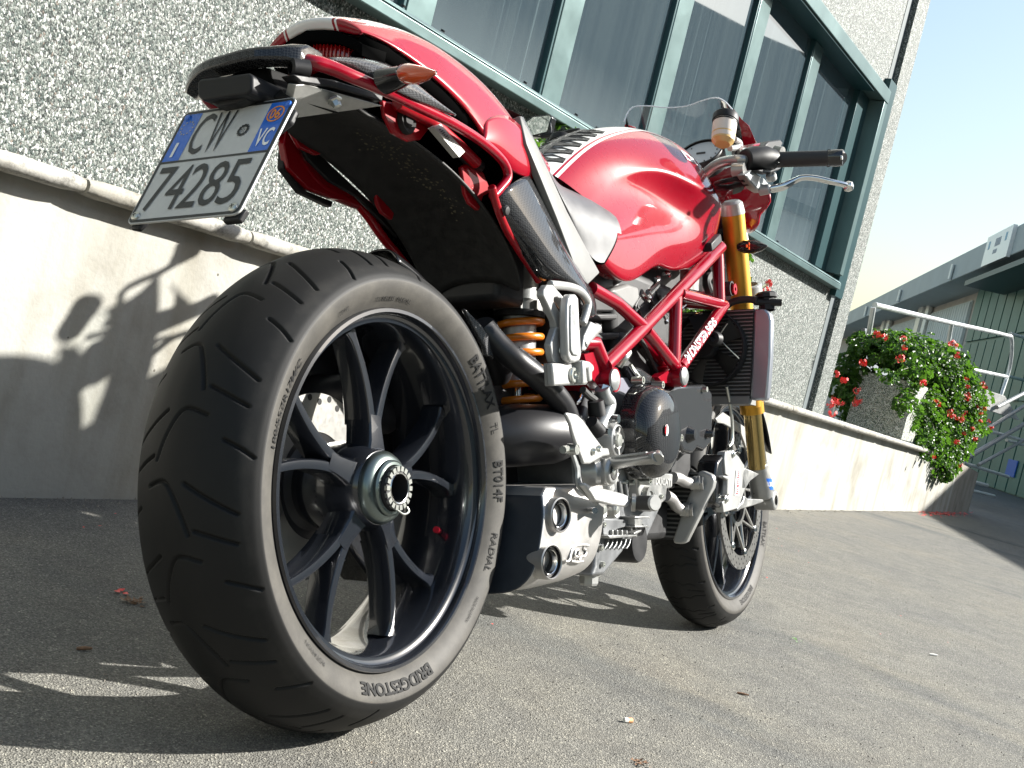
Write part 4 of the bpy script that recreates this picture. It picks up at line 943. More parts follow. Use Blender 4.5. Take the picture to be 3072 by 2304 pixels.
vs, fs, _ = text_geo('DUCATI', .03, .1); q = [P(a, b_) for a, b_ in (((2064, 458), -.128), ((2205, 560), -.150), ((2078, 512), -.137), ((2190, 600), -.155))]
tank_text = (vs, fs)

# ---- seat, skirt
sk_u = PL([(1560, 345), (1600, 415), (1650, 520), (1700, 630), (1755, 735), (1800, 818)], [-.10, -.108, -.112, -.116, -.120, -.124])
sk_l = PL([(1580, 430), (1618, 522), (1672, 655), (1715, 770), (1742, 846), (1762, 856)], [-.118, -.124, -.128, -.130, -.130, -.130])
m = MB().use(M['skirt']); m.grid([sk_u, sk_l]); m.grid([mir(sk_u), mir(sk_l)]); skirt = B(m, 'seat_skirt', solid=.012, smooth=30, bevel=.002); split_lr(skirt)
su = [V((.24, 0, .935)), V((.32, 0, .912)), V((.38, 0, .880)), V((.42, 0, .850)), V((.50, 0, .845)), V((.56, 0, .85))]
s1 = PL([(1572, 350), (1606, 418), (1650, 515), (1682, 556), (1766, 578), (1828, 615)], [-.070, -.072, -.075, -.072, -.086, -.092])
s2 = PL([(1570, 352), (1604, 422), (1655, 528), (1692, 575), (1775, 625), (1860, 668)], [-.095, -.098, -.100, -.104, -.112, -.116])
s3 = PL([(1562, 348), (1602, 420), (1656, 530), (1705, 625), (1785, 700), (1868, 714)], [-.098, -.106, -.110, -.114, -.118, -.121])
s4 = PL([(1562, 350), (1603, 425), (1658, 538), (1712, 655), (1775, 752), (1854, 748)], [-.098, -.106, -.110, -.114, -.118, -.122])
s5 = PL([(1562, 352), (1604, 430), (1660, 540), (1712, 660), (1765, 770), (1812, 802)], [-.096, -.104, -.108, -.112, -.116, -.122])
sheet([su, s1, s2, s3, s4, s5], 'seat', M['seat'], sub=2)
# ---- tank pad
def on_tank(x, y, lift=.002):
    # interpolate rows 0..2 of the tank for the pad
    import bisect
    best = None
    pts = []
    for r in rows_r[:4]:
        xs_ = [p[0] for p in r]; ys_ = [p[1] for p in r]; zs_ = [p[2] for p in r]
        pts.append((float(np.interp(x, xs_, ys_)), float(np.interp(x, xs_, zs_))))
    ya = [-p[0] for p in pts]; za = [p[1] for p in pts]
    return V((x, y, float(np.interp(abs(y), ya, za))+lift))
bpy.context.view_layer.update(); te = tank.evaluated_get(bpy.context.evaluated_depsgraph_get())
m = MB().use(M['rubber'])
def pad_pt(u, v, lift):
    x, y = .475+.215*u, v*(.050-.006*u); ok, loc, nr, _ = te.ray_cast(V((x, y, 2)), V((0, 0, -1)))
    return (loc+nr*lift) if ok else V((x, y, .86))
for k in range(6):
    for sg_ in (-1, 1):
        x0 = .0+.155*k; lens_ = [(u, v*sg_) for (u, v) in ((x0+.03, .04), (x0+.135, .06), (x0+.18, .55), (x0+.215, .98), (x0+.16, 1.0), (x0+.075, .62))]
        top = [pad_pt(u, v, .0028) for u, v in lens_]; bot = [pad_pt(u, v, -.003) for u, v in lens_]; n = len(top)
        m.add(top+bot, [tuple(range(n))]+[(i, (i+1) % n, (i+1) % n+n, i+n) for i in range(n)])
m.grid([[pad_pt(u, v, .0025) for v in (-.2, 0, .2)] for u in [i/8 for i in range(9)]])
B(m, 'tank_pad', tank, smooth=30)
vs, fs = tank_text[:2]
m = MB().use(M['decal']); out = []
for x, y in vs:
    ok, loc, nr, _ = te.ray_cast(V((.915+.20*x, -1, 1.022+.022*y-.010*x)), V((0, 1, -.045)).normalized())
    out.append(loc+nr*.0009 if ok else V((.915+.20*x, -.06, 1.0)))
m.add(out, fs); B(m, 'tank_lettering', tank, smooth=0)

# ---- tail cowl
T0 = [V((-.122, 0, .908)), V((-.06, 0, .928)), V((.04, 0, .945)), V((.14, 0, .950)), V((.24, 0, .940)), V((.33, 0, .918)), V((.40, 0, .890))]
T1 = PL([(1004, 46), (1075, 46), (1170, 64), (1285, 112), (1412, 198), (1502, 296), (1565, 392)], [-.040, -.044, -.046, -.05, -.056, -.060, -.070])
T2 = PL([(1062, 66), (1135, 80), (1225, 100), (1332, 152), (1445, 246), (1515, 325), (1565, 395)], [-.066, -.072, -.078, -.084, -.090, -.098, -.094])
T3 = PL([(1085, 92), (1160, 120), (1250, 178), (1330, 240), (1400, 305), (1460, 372), (1545, 385)], [-.078, -.088, -.096, -.104, -.110, -.113, -.106])
T4 = PL([(1085, 96), (1160, 128), (1250, 192), (1328, 256), (1395, 322), (1440, 378), (1462, 432)], [-.076, -.086, -.094, -.102, -.108, -.112, -.118])
TT_ = [[V((r[0].x+.006, r[0].y*.985, r[0].z-.016)), V((r[0].x-.002, r[0].y, r[0].z-.006))]+r for r in (T0, T1, T2)] + [[V((r[0].x+.002, r[0].y, r[0].z-.002)), V((r[0].x+.001, r[0].y, r[0].z-.001))]+r for r in (T3, T4)]
sheet(TT_, 'tail_cowl', M['tail'], sub=2, solid=.004, crease=[(2, .35), (3, .35)])
# side wing of the cowl (lower front tip)
W1 = PL([(1452, 362), (1500, 336), (1552, 362), (1580, 400), (1655, 500)], [-.113, -.110, -.106, -.102, -.100])
W2 = PL([(1456, 400), (1500, 392), (1535, 420), (1582, 450), (1652, 514)], [-.116, -.120, -.120, -.116, -.110])
W3 = PL([(1450, 430), (1480, 440), (1520, 470), (1562, 505), (1634, 530)], [-.118, -.120, -.120, -.118, -.112])
W4 = PL([(1450, 432), (1490, 462), (1515, 492), (1545, 525), (1604, 540)], [-.112, -.112, -.112, -.112, -.108])
m = MB().use(M['red']); m.grid([W1, W2, W3, W4]); m.grid([mir(r) for r in (W1, W2, W3, W4)]); split_lr(B(m, 'cowl_side_tip', sub=2, solid=.005))
# black inner arch under the cowl and tail light
m = MB().use(mat('inner_black', (.004, .004, .004), 1, 0, 0))
for dx, sc_ in ((.0, 1), (.05, .96), (.12, .9)):
    pass
def inset(r, k, dz, dx): return [V((p.x+dx, p.y*k, p.z+dz)) for p in r]
arch = [V((-.116, 0, .891))] + [V((T1[0].x+.008, T1[0].y*.98, T1[0].z-.018)), V((T2[0].x+.008, T2[0].y*.97, T2[0].z-.018)), V((T4[0].x+.008, T4[0].y*.95, T4[0].z-.012)), V((T4[1].x+.004, T4[1].y*.94, T4[1].z-.010))]
full = mir(arch[1:])[::-1] + arch
inner = [V((p.x+.004, p.y*.96, p.z-.011)) for p in full]; inner2 = [V((p.x+.10, p.y*.93, p.z-.006)) for p in full]
m.grid([full, inner, inner2]); B(m, 'cowl_inner_lip', solid=.003)
side = []
m = MB().use(mat('underside_shade', (.004, .004, .004), 1, 0, 0))  # near-black and matte: shade under the tail put into the colour
c1 = [V((p.x+.004, p.y*.95, p.z-.001)) for p in T4]; c2 = [V((p.x+.012, p.y*.66, p.z-.022)) for p in T4]
m.grid([c1, c2]); m.grid([mir(c1), mir(c2)])
m.grid([[V((-.08, y, .852-.02*abs(y)/.08)) for y in (-.08, -.04, 0, .04, .08)], [V((.1, y, .85)) for y in (-.09, -.045, 0, .045, .09)], [V((.3, y, .79)) for y in (-.10, -.05, 0, .05, .10)], [V((.44, y, .72)) for y in (-.10, -.05, 0, .05, .10)]])
B(m, 'tail_underside', solid=.004)
m = MB().use(M['lens_red'])
lt = []
for z_, hw, xo in ((.882, .066, -.086), (.874, .070, -.094), (.852, .073, -.098), (.838, .066, -.092)):
    lt.append([V((xo+.035*(abs(-1+2*j/14))**2.2, hw*(-1+2*j/14), z_+.012*(1-abs(-1+2*j/14)**2))) for j in range(15)])
m.grid(lt); m.grid([lt[0], [V((.0, p.y*.9, p.z)) for p in lt[0]]]); m.grid([lt[-1], [V((.0, p.y*.9, p.z)) for p in lt[-1]]])
tl = B(m, 'tail_light', smooth=50, solid=.002)
m = MB().use(mat('lens_ribs', (.45, .01, .012), .2, 0, .6, 1))
for j in range(26):
    y = -.066+.132*j/25; x = -.1025+.035*(abs(y/.073))**2.2; m.box((x+.003, y, .861+.01*(1-abs(y/.073)**2)), .0012, .0006, .012)
B(m, 'lens_rib', tl); m = MB().use(M['steel']); c = P((1028, 140), -.055); m.lathe([(0, -.004), (.004, -.003), (.0045, 0)], V((c.x-.004, c.y, c.z)), (1, 0, 0), 14)
B(m, 'lens_screw', tl)

# ---- grab rail loop with carbon cover
RR = [P((1478, 590), -.112), P((1500, 566), -.114), P((1524, 530), -.116), P((1507, 482), -.116), P((1445, 425), -.118), P((1351, 366), -.122), P((1256, 320), -.124), P((1162, 274), -.122), P((1062, 232), -.112), P((985, 200), -.098), P((930, 186), -.086)]
rear = [V((-.222, -.05, .808)), V((-.228, 0, .812))]
loop = RR+rear; loop = loop + mir(loop[:-1])[::-1]
m = MB().use(M['frame_red']); m.tube(cr(loop, 5), [.0068, .0068, .0070, .0075, .0088, .0088, .0088, .0088, .0075, .0070, .0068, .0068], 18); rail = B(m, 'subframe_loop', smooth=40)
m = MB().use(M['carbon'])
rows = []
for k in range(15):
    y = -.086+.174*k/14; e = min(1, abs(y)/.100 if y > 0 else abs(y)/.094); x = -.205-.046*(1-e**2.2); z = .803+.010*(1-e*e); th_ = .012+.008*max(0, (e-.62)/.38); z -= .013*min(1, max(0, (y+.075)/.07))
    rows.append([V((x-.018, y, z-.008)), V((x-.016, y, z+th_*.5)), V((x-.002, y, z+th_)), V((x+.024, y, z+th_)), V((x+.03, y, z+.002)), V((x+.002, y, z-.012))])
m.grid(rows, cv=True); m.add(rows[0], [tuple(range(6))]); m.add(rows[-1], [tuple(range(6))])
B(m, 'rear_rail_cover', bevel=.003, smooth=50)
m = MB().use(M['black']); c = P((900, 190), -.082); m.lathe([(.007, -.012), (.011, -.010), (.011, .010), (.007, .012)], c+V((.0, 0, -.006)), (.8, -.4, .1), 18); B(m, 'rubber_plug', rail)
# carbon side blade carrying the indicator
def blade(sg_):
    f = (lambda r: r) if sg_ == 1 else mir
    a = PL([(972, 172), (1050, 168), (1130, 180), (1180, 200), (1215, 222), (1260, 258), (1310, 300), (1365, 345)], [-.095, -.103, -.112, -.120, -.126, -.130, -.130, -.128])
    b = PL([(990, 190), (1060, 205), (1120, 235), (1165, 262), (1195, 275), (1250, 305), (1290, 318), (1345, 348)], [-.095, -.105, -.118, -.130, -.134, -.134, -.132, -.128])
    c = [(p+q_)/2+V((0, -.010, 0)) for p, q_ in zip(a, b)]
    m = MB().use(M['carbon_grey']); m.grid([f(a), f(c), f(b)]); return B(m, 'carbon_side_blade', sub=2, solid=.003)
for sg_ in (1, -1):
    bl_ = blade(sg_); f = (lambda r: r) if sg_ == 1 else mir
    if sg_ == -1: continue
    m = MB().use(M['black_gloss']); m.tube(f([P((1150, 245), -.128), P((1195, 232), -.150), P((1222, 222), -.170)]), [.020, .017, .0135], 18, flat=.75); 
    m.use(M['chrome']); B(m, 'indicator_stalk', bl_)
    m = MB().use(M['lens_amber']); c0 = P((1228, 222), -.178); 
    m.tube(f([P((1216, 220), -.168), P((1228, 222), -.178), P((1250, 224), -.192), P((1280, 222), -.208), P((1308, 218), -.222)]), [.0125, .0140, .0128, .0085, .002], 24, flat=.85)
    io = B(m, 'indicator_lens', bl_)
    m = MB().use(M['chrome']); m.tube(f([P((1219, 221), -.170), P((1224, 221), -.174)]), [.0140, .0145], 24, flat=.8)
    m.tube(f([P((1232, 200), -.176), P((1262, 202), -.194), P((1290, 208), -.212), P((1309, 217), -.2225)]), .0014, 6); m.tube(f([P((1232, 245), -.176), P((1262, 243), -.194), P((1290, 233), -.212), P((1309, 219), -.2225)]), .0014, 6)
    B(m, 'indicator_trim', io)

# ---- number plate, its lamp box and bracket
pTL, pTR = V((-.243, .0835, .762)), V((-.243, -.0905, .7475)); 
pTL, pTR, pBL, pBR = Q((556, 338), -.243), Q((893, 290), -.243), Q((378, 673), -.322), Q((716, 642), -.322)
pn = (pTR-pTL).cross(pBL-pTL).normalized()
if pn.x > 0: pn = -pn
def pp_(x, y, h=0):  # x 0..1 left to right, y 0..1 bottom to top
    b = pBL*(1-x)+pBR*x; t = pTL*(1-x)+pTR*x; return b*(1-y)+t*y+pn*h
def prr(x0, x1, y0, y1, r, h, asp=1.0, n=5):
    out = []
    for cx, cy, a0 in ((x1-r, y1-r*asp, 0), (x0+r, y1-r*asp, 90), (x0+r, y0+r*asp, 180), (x1-r, y0+r*asp, 270)):
        for k in range(n+1): a = rad(a0+90*k/n); out.append(pp_(cx+math.cos(a)*r, cy+math.sin(a)*r*asp, h))
    return out
m = MB().use(M['plate']); m.prism(prr(0, 1, 0, 1, .05, 0), -pn*.0022)
def sheet_poly(mb, poly): mb.add(poly, [tuple(range(len(poly)))])
plate = B(m, 'number_plate', smooth=20)
m = MB()
def rim_strip(o, i): n = len(o); m.add(o+i, [(k, (k+1) % n, (k+1) % n+n, k+n) for k in range(n)])
m.use(M['plate_ink']); rim_strip(prr(.008, .992, .008, .992, .045, .0005), prr(.03, .97, .03, .97, .03, .0005))
m.add([pp_(.03, .515, .0005), pp_(.97, .515, .0005), pp_(.97, .533, .0005), pp_(.03, .533, .0005)], [(0, 1, 2, 3)])
m.use(M['plate_blue']); m.add([pp_(.031, .535, .0004), pp_(.185, .535, .0004), pp_(.185, .968, .0004), pp_(.031, .968, .0004)], [(0, 1, 2, 3)]); m.add([pp_(.80, .535, .0004), pp_(.969, .535, .0004), pp_(.969, .968, .0004), pp_(.80, .968, .0004)], [(0, 1, 2, 3)])
def ptext(st, x0, x1, y0, y1, mt, bold=.0, h=.0010):
    m.use(mt); vs, fs, _ = text_geo(st, bold); m.add([pp_(x0+(x1-x0)*x, y0+(y1-y0)*y, h) for x, y in vs], fs)
for ch, a in zip('74285', (.075, .235, .395, .565, .735)): ptext(ch, a, a+.155, .095, .475, M['plate_ink'], -.002)
for ch, a, b_ in (('C', .205, .345), ('W', .365, .525)): ptext(ch, a, b_, .575, .945, M['plate_ink'], -.002)
ptext('I', .085, .110, .570, .700, M['white']); ptext('VC', .82, .95, .575, .735, M['white'], .015); ptext('06', .842, .925, .815, .905, M['plate_orange'], .02)
m.use(M['plate_orange']); o_, i_ = [[pp_(.884+math.cos(a)*r, .860+math.sin(a)*r*1.02, .0009) for a in [2*math.pi*k/36 for k in range(36)]] for r in (.070, .059)]; rim_strip(o_, i_)
m.use(M['plate_yellow'])
for k in range(12):
    a = 2*math.pi*k/12; cx, cy = .108+math.cos(a)*.052, .835+math.sin(a)*.060
    m.add([pp_(cx+math.cos(b_)*r, cy+math.sin(b_)*r, .0009) for b_, r in [(rad(90+36*i), .0085 if i % 2 == 0 else .0036) for i in range(10)]], [tuple(range(10))])
m.use(M['plate_ink'])
for k in range(12):
    a = 2*math.pi*k/12; cx, cy = .66+math.cos(a)*.038, .745+math.sin(a)*.042; m.add([pp_(cx+u*.010, cy+v*.011, .0009) for u, v in ((-1, -1), (1, -1), (1, 1), (-1, 1))], [(0, 1, 2, 3)])
for k in range(5):
    a = rad(90+72*k); m.add([pp_(.66+math.cos(a+d)*r, .745+math.sin(a+d)*r*1.1, .0009) for d, r in ((-.5, .008), (0, .030), (.5, .008))], [(0, 1, 2)])
B(m, 'plate_lettering', plate, smooth=0)
for x, y in ((.06, .06), (.93, .055)):
    m = MB().use(M['steel']); m.lathe([(0, .004), (.0035, .0036), (.0055, .002), (.006, 0)], pp_(x, y, .0002), pn, 18); m.use(M['hole'])
    for a in (0, 90): d = ((pTR-pTL).normalized()*math.cos(rad(a+20))+(pTL-pBL).normalized()*math.sin(rad(a+20))); e = pn.cross(d); c = pp_(x, y, .0042); m.add([c+d*.003+e*.0005, c-d*.003+e*.0005, c-d*.003-e*.0005, c+d*.003-e*.0005], [(0, 1, 2, 3)])
    B(m, 'plate_screw', plate)
for x in (.065, .955): m = MB().use(M['plate_blue']); m.lathe([(0, .003), (.004, .0022), (.005, 0)], pp_(x, .935, .0004), pn, 16); B(m, 'blue_plug', plate)
m = MB().use(M['black'])
m.prism([pp_(.03, -.02, -.003), pp_(.12, -.035, -.003), pp_(.16, .03, -.003), pp_(.03, .05, -.003)], -pn*.006); B(m, 'plate_foot', bevel=.002); m = MB().use(M['black']); m.prism([pp_(.86, -.03, -.003), pp_(1.0, -.03, -.003), pp_(1.02, .06, -.003), pp_(.85, .05, -.003)], -pn*.008); B(m, 'plate_foot', bevel=.002); m = MB().use(M['black'])
m.prism([pp_(.95, .93, -.003), pp_(1.02, .90, -.003), pp_(1.02, .80, -.003), pp_(.93, .7, -.003)], -pn*.008)
B(m, 'plate_backing', bevel=.002)
m = MB().use(M['black']); ca, cb = Q((592, 262), -.275), Q((752, 236), -.275); cc, cdn = Q((600, 300), -.275), Q((752, 283), -.275)
d = V((.058, 0, -.0))
pol = [Q(a, -.272) for a in ((590, 248), (600, 236), (745, 218), (756, 226), (756, 268), (742, 283), (606, 302), (592, 290))]
m.prism(pol, V((.06, 0, .0)));
lb = B(m, 'plate_lamp_box', bevel=.004, seg=3)
m = MB().use(M['black']); pol = [Q(a, -.262) for a in ((620, 300), (740, 284), (740, 296), (700, 312), (650, 322))]; m.prism(pol, V((.05, 0, 0))); B(m, 'lamp_foot', lb, bevel=.003)
m = MB().use(mat('stem_black', (.007, .007, .007), .8, 0, .2)); m.prism([Q((680, 215), -.245), Q((800, 200), -.23), Q((820, 250), -.22), Q((860, 290), -.235), Q((760, 300), -.24)], V((.1, 0, .01))); B(m, 'plate_stem', bevel=.003)
m = MB().use(mat('brushed_plate', (.40, .40, .38), .4, .5, .5, vary=(60, .12)))
m.prism(PL([(888, 255), (918, 252), (1150, 318), (862, 358)], [-.088, -.085, -.09, -.05]), V((0, .012, .004))); 
al = B(m, 'undertail_plate', bevel=.001)
m = MB().use(M['steel']); m.lathe([(0, .012), (.005, .011), (.006, .004), (.009, .003), (.009, 0)], P((1003, 300), -.088), (0, -.5, -.85), 6); B(m, 'hex_bolt', al, smooth=20)
m = MB().use(M['black']); m.prism(PL([(880, 222), (1000, 238), (1150, 285), (1148, 305), (1000, 262), (905, 248)], -.09), V((0, .02, 0))); B(m, 'undertail_edge', bevel=.002)

# ---- undertray over the wheel
xs_ = [(-.09, .805, .07), (.0, .800, .078), (.08, .785, .085), (.16, .760, .088), (.235, .722, .090), (.29, .675, .090), (.315, .635, .088)]
m = MB().use(mat('dusty_undertray', (.016, .0155, .015), .6, 0, .4, vary=(55, .5, .1), bump=(60, .5, .001)))
rows = []
for x, z, hw in xs_:
    rows.append([V((x, hw*t, z-.028*abs(t)**3+ .006)) for t in (-1, -.7, -.35, 0, .35, .7, 1)])
m.grid(rows); tray = B(m, 'undertray', sub=2, solid=.004)
m = MB().use(mat('dried_splash', (.10, .09, .06), .9)); rn = random.Random(5)
bpy.context.view_layer.update(); tre = tray.evaluated_get(bpy.context.evaluated_depsgraph_get())
for _ in range(150):
    t = rn.random(); q = (1080+(1400-1080)*t+rn.gauss(0, 16), 400+(650-400)*t**1.3+rn.gauss(0, 16)); o_, d_ = ray(*q); o_ = BI @ o_; d_ = (BI.to_3x3() @ d_).normalized()
    ok, loc, nr, _i = tre.ray_cast(o_, d_)
    if ok:
        s = rn.uniform(.0006, .0026); u = nr.orthogonal().normalized(); v_ = nr.cross(u); nn = nr if nr.dot(d_) < 0 else -nr; loc = loc+nn*.0006
        m.add([loc+(u*math.cos(a)+v_*math.sin(a))*s*rn.uniform(.6, 1.2) for a in [rad(45*k) for k in range(8)]], [tuple(range(8))])
if m.v: B(m, 'dried_splash', tray, smooth=0)
m = MB().use(M['engine_dark'])
m.box(V((.36, .02, .66)), .045, .06, .05); m.box(V((.46, 0, .74)), .07, .08, .05); m.box(V((.34, .02, .70)), .035, .05, .03); m.box(V((.60, .0, .60)), .06, .07, .10); m.box(V((.43, .085, .55)), .10, .02, .12)
B(m, 'battery_box', bevel=.01)
# red subframe tabs and lower rails
m = MB().use(M['dark_red'])
q = PL([(1147, 300), (1195, 310), (1290, 335), (1300, 372), (1262, 420), (1225, 425), (1180, 400), (1155, 350)], -.080); m.prism(q, (0, .006, 0)); m.prism(mir(q), (0, -.006, 0))
m.tube(PL([(1190, 310), (1290, 360), (1390, 450), (1430, 490)], -.090), .009, 12); m.tube(mir(PL([(1190, 310), (1290, 360), (1390, 450), (1430, 490)], -.090)), .009, 12)
q = PL([(1385, 500), (1420, 480), (1452, 520), (1475, 575), (1450, 590), (1438, 632), (1410, 610), (1397, 580)], -.080); m.prism(q, (0, .007, 0)); m.prism(mir(q), (0, -.007, 0))
lr = PL([(1475, 560), (1488, 610), (1515, 680), (1552, 742), (1598, 812), (1618, 845)], [-.118, -.112, -.108, -.106, -.106, -.108]); m.tube(cr(lr, 4), .0062, 14); m.tube(cr(mir(lr), 4), .0075, 14)
m.tube(cr([P((850, 330), .10), P((862, 375), .115), P((868, 425), .12), P((900, 490), .12), P((960, 560), .12), P((1050, 604), .12), P((1110, 625), .115), P((1160, 670), .11)], 5), .009, 12)
m.prism(PL([(866, 372), (852, 430), (866, 505), (925, 566), (1000, 596), (1095, 612), (1060, 562), (985, 520), (925, 460), (892, 400)], .112), (0, .012, 0))
m.use(M['black']); m.prism(PL([(890, 388), (930, 430), (1000, 500), (1080, 575), (1160, 650), (1195, 715), (1140, 660), (1070, 590), (990, 545), (925, 480), (893, 420)], .095), (0, .006, 0)); m.prism(PL([(853, 440), (862, 512), (920, 572), (1000, 604), (996, 622), (905, 578), (850, 505)], .118), (0, .012, 0)); m.use(M['dark_red'])
sf = B(m, 'rear_subframe', bevel=.002); split_lr(sf)
for sg_ in (1, -1):
    f = (lambda r: r) if sg_ == 1 else mir
    m = MB().use(M['hole']); c = f([P((1222, 362), -.084)])[0]; m.lathe([(0, -.004), (.008, -.004), (.010, -.001), (.016, -.003), (.018, 0), (.018, .008)], c, (0, sg_, 0), 24); B(m, 'rubber_mount', sf)
m = MB().use(M['sticker']); q = PL([(1302, 382), (1322, 372), (1395, 455), (1378, 472)], -.104); m.prism(q, (0, .010, 0)); 
m.use(M['plate_ink'])
for k in range(13):
    t = .12+.06*k; a = q[0]*(1-t)+q[3]*t; b_ = q[1]*(1-t)+q[2]*t; w_ = (q[3]-q[0]).normalized()*.0011; c1_ = a*.75+b_*.25; c2_ = a*(.35 if k % 3 else .5)+b_*(.65 if k % 3 else .5); o = V((0, -.0006, 0)); m.add([c1_-w_+o, c2_-w_+o, c2_+w_+o, c1_+w_+o], [(0, 1, 2, 3)])
B(m, 'info_sticker', sf, smooth=0)
m = MB().use(M['black']); m.tube(PL([(1310, 385), (1400, 475), (1440, 500)], -.080), .009, 12); B(m, 'seat_lock_cable')

# ---- carbon side panels (frame covers)
C1 = PL([(1478, 608), (1490, 655), (1540, 720), (1590, 800), (1620, 850), (1672, 840), (1716, 862), (1748, 905), (1766, 958)], [-.105, -.105, -.108, -.112, -.114, -.128, -.134, -.136, -.134])
C2 = PL([(1520, 560), (1545, 610), (1588, 690), (1640, 770), (1680, 822), (1712, 840), (1745, 868), (1768, 908), (1778, 950)], [-.125, -.130, -.136, -.142, -.145, -.146, -.145, -.143, -.140])
C3 = PL([(1578, 525), (1610, 590), (1655, 680), (1700, 760), (1730, 815), (1755, 852), (1772, 885), (1784, 918), (1789, 948)], [-.120, -.125, -.131, -.137, -.141, -.143, -.142, -.141, -.139])
C4 = PL([(1592, 526), (1622, 585), (1664, 668), (1708, 755), (1742, 812), (1765, 850), (1780, 880), (1790, 915), (1792, 945)], [-.110, -.114, -.118, -.122, -.126, -.128, -.130, -.132, -.134])
m = MB().use(M['carbon']); m.grid([C1, C2, C3, C4]); cp_ = B(m, 'carbon_frame_cover', sub=2, solid=.003)
m = MB().use(M['carbon']); m.grid([mir(C1), mir(C2), mir(C3), mir(C4)]); B(m, 'carbon_frame_cover', sub=2, solid=.003)
m = MB().use(M['engine_dark']); m.lathe([(0, -.004), (.006, -.003), (.008, 0)], P((1518, 632), -.120), (0, 1, .2), 14); B(m, 'panel_screw', cp_)

# ---- shock absorber
a0, a1 = P((1560, 905), .0), P((1548, 1270), .0)
ax_ = (a1-a0).normalized(); Ls = (a1-a0).length
m = MB().use(M['alu_dark']); m.tube([a0-ax_*.09, a0+ax_*.0], .030, 28); m.use(M['alu']); m.tube([a0-ax_*.0, a0+ax_*.018], [.0405, .0405], 36); m.use(M['black']); m.tube([a0+ax_*.018, a0+ax_*.028], .043, 36)
m.use(M['alu_dark']); m.tube([a0+ax_*.02, a0+ax_*(Ls*.66)], .029, 28); m.use(M['chrome']); m.tube([a0+ax_*(Ls*.6), a1], .009, 16); m.use(M['black']); m.tube([a1-ax_*.016, a1-ax_*.004], .044, 36); m.tube([a1-ax_*.004, a1+ax_*.05], .02, 20)
for k in range(9):
    an = 2*math.pi*k/9; e1 = V((0, 1, 0)); e2 = ax_.cross(e1); m.use(M['alu']); m.box(a0+ax_*.010+(e1*math.cos(an)+e2*math.sin(an))*.0415, .003, .003, .008)
shock = B(m, 'shock_absorber')
e1 = (V((0, 1, 0))-ax_*ax_.y).normalized(); e2 = ax_.cross(e1); pts = []; turns = 6.3
for k in range(int(turns*28)+1):
    t = k/(turns*28); an = 2*math.pi*turns*t+1.2; tt = min(max((t-.04)/.92, 0), 1); pts.append(a0+ax_*(.033+(Ls-.055)*tt)+(e1*math.cos(an)+e2*math.sin(an))*.0375)
m = MB().use(M['spring']); m.tube(pts, .0062, 12); B(m, 'coil_spring', shock)

# ---- swingarm and hugger
m = MB().use(M['heat_black'])
arch_ = PL([(1452, 985), (1500, 1040), (1552, 1085), (1600, 1122), (1655, 1172), (1692, 1222), (1712, 1285), (1712, 1330)], [-.055, -.075, -.095, -.105, -.112, -.115, -.115, -.11])
m.tube(cr(arch_, 5), .0185, 18)
m.tube(cr([arch_[0], V((.36, -.02, .50)), V((.34, .06, .52)), V((.20, .11, .48)), V((.02, .12, .36))], 6), .021, 18)
m.tube(cr([V((.50, .12, .40)), V((.3, .14, .38)), V((.1, .125, .33)), V((0, .11, .315))], 6), [.03, .034, .045, .055], 18)
m.tube([V((.50, -.12, .385)), V((.50, .12, .385))], .032, 24);
m.lathe([(0, .07), (.058, .07), (.062, .09), (.062, .16), (.0, .165)], AX, (0, 1, 0), 40)
sw = B(m, 'swingarm')
m = MB().use(M['black_gloss']); m.lathe([(.135, .098), (.235, .100), (.243, .096), (.243, .092), (.232, .094), (.135, .093)], AX, (0, 1, 0), 40, a0=rad(8), a1=rad(150), closed=True); m.box(V((.12, .104, .47)), .10, .006, .07, Matrix.Rotation(rad(12), 3, 'Y')); B(m, 'chain_guard', sw)
m = MB().use(M['black']); m.tube(cr([V((-.03, .085, .395)), V((.03, .085, .43)), V((.11, .08, .44)), V((.2, .08, .42))], 5), [.026, .034, .034, .028], 20); B(m, 'caliper_carrier', sw)
m = MB().use(M['alu_dark']); m.lathe([(.045, .110), (.100, .112), (.100, .118), (.045, .12)], AX, (0, 1, 0), 60, closed=True); B(m, 'rear_sprocket', sw)
m = MB().use(M['carbon']); m.tube(cr([arch_[2]+V((-.004, -.004, .019)), arch_[3]+V((-.004, -.004, .019)), arch_[4]+V((-.002, -.004, .019))], 4), .0035, 8); B(m, 'arm_guard', sw)
m = MB().use(M['black_gloss'])
rows = []
for k in range(31):
    a = rad(80-42*k/30); row = []; rr0 = .333+.006*max(0, (k-18)/12)
    hw = float(np.interp(math.degrees(a), [38, 50, 60, 86], [.074, .046, .036, .034]))
    for j in range(11):
        t = -1+2*j/10; rr = rr0-.022*abs(t)**3; row.append(V((math.cos(a)*rr, t*hw, .315+math.sin(a)*rr)))
    rows.append(row)
m.grid(rows); hg = B(m, 'tyre_hugger', solid=.003)
m = MB().use(M['carbon_grey']); q = PL([(1395, 925), (1425, 985), (1456, 1040), (1462, 1068), (1500, 1077), (1522, 1068), (1528, 1048), (1500, 1030), (1468, 1008), (1440, 968)], [-.070]*10); m.prism(q, (0, .008, 0)); B(m, 'hugger_carbon_tab', hg, bevel=.002)

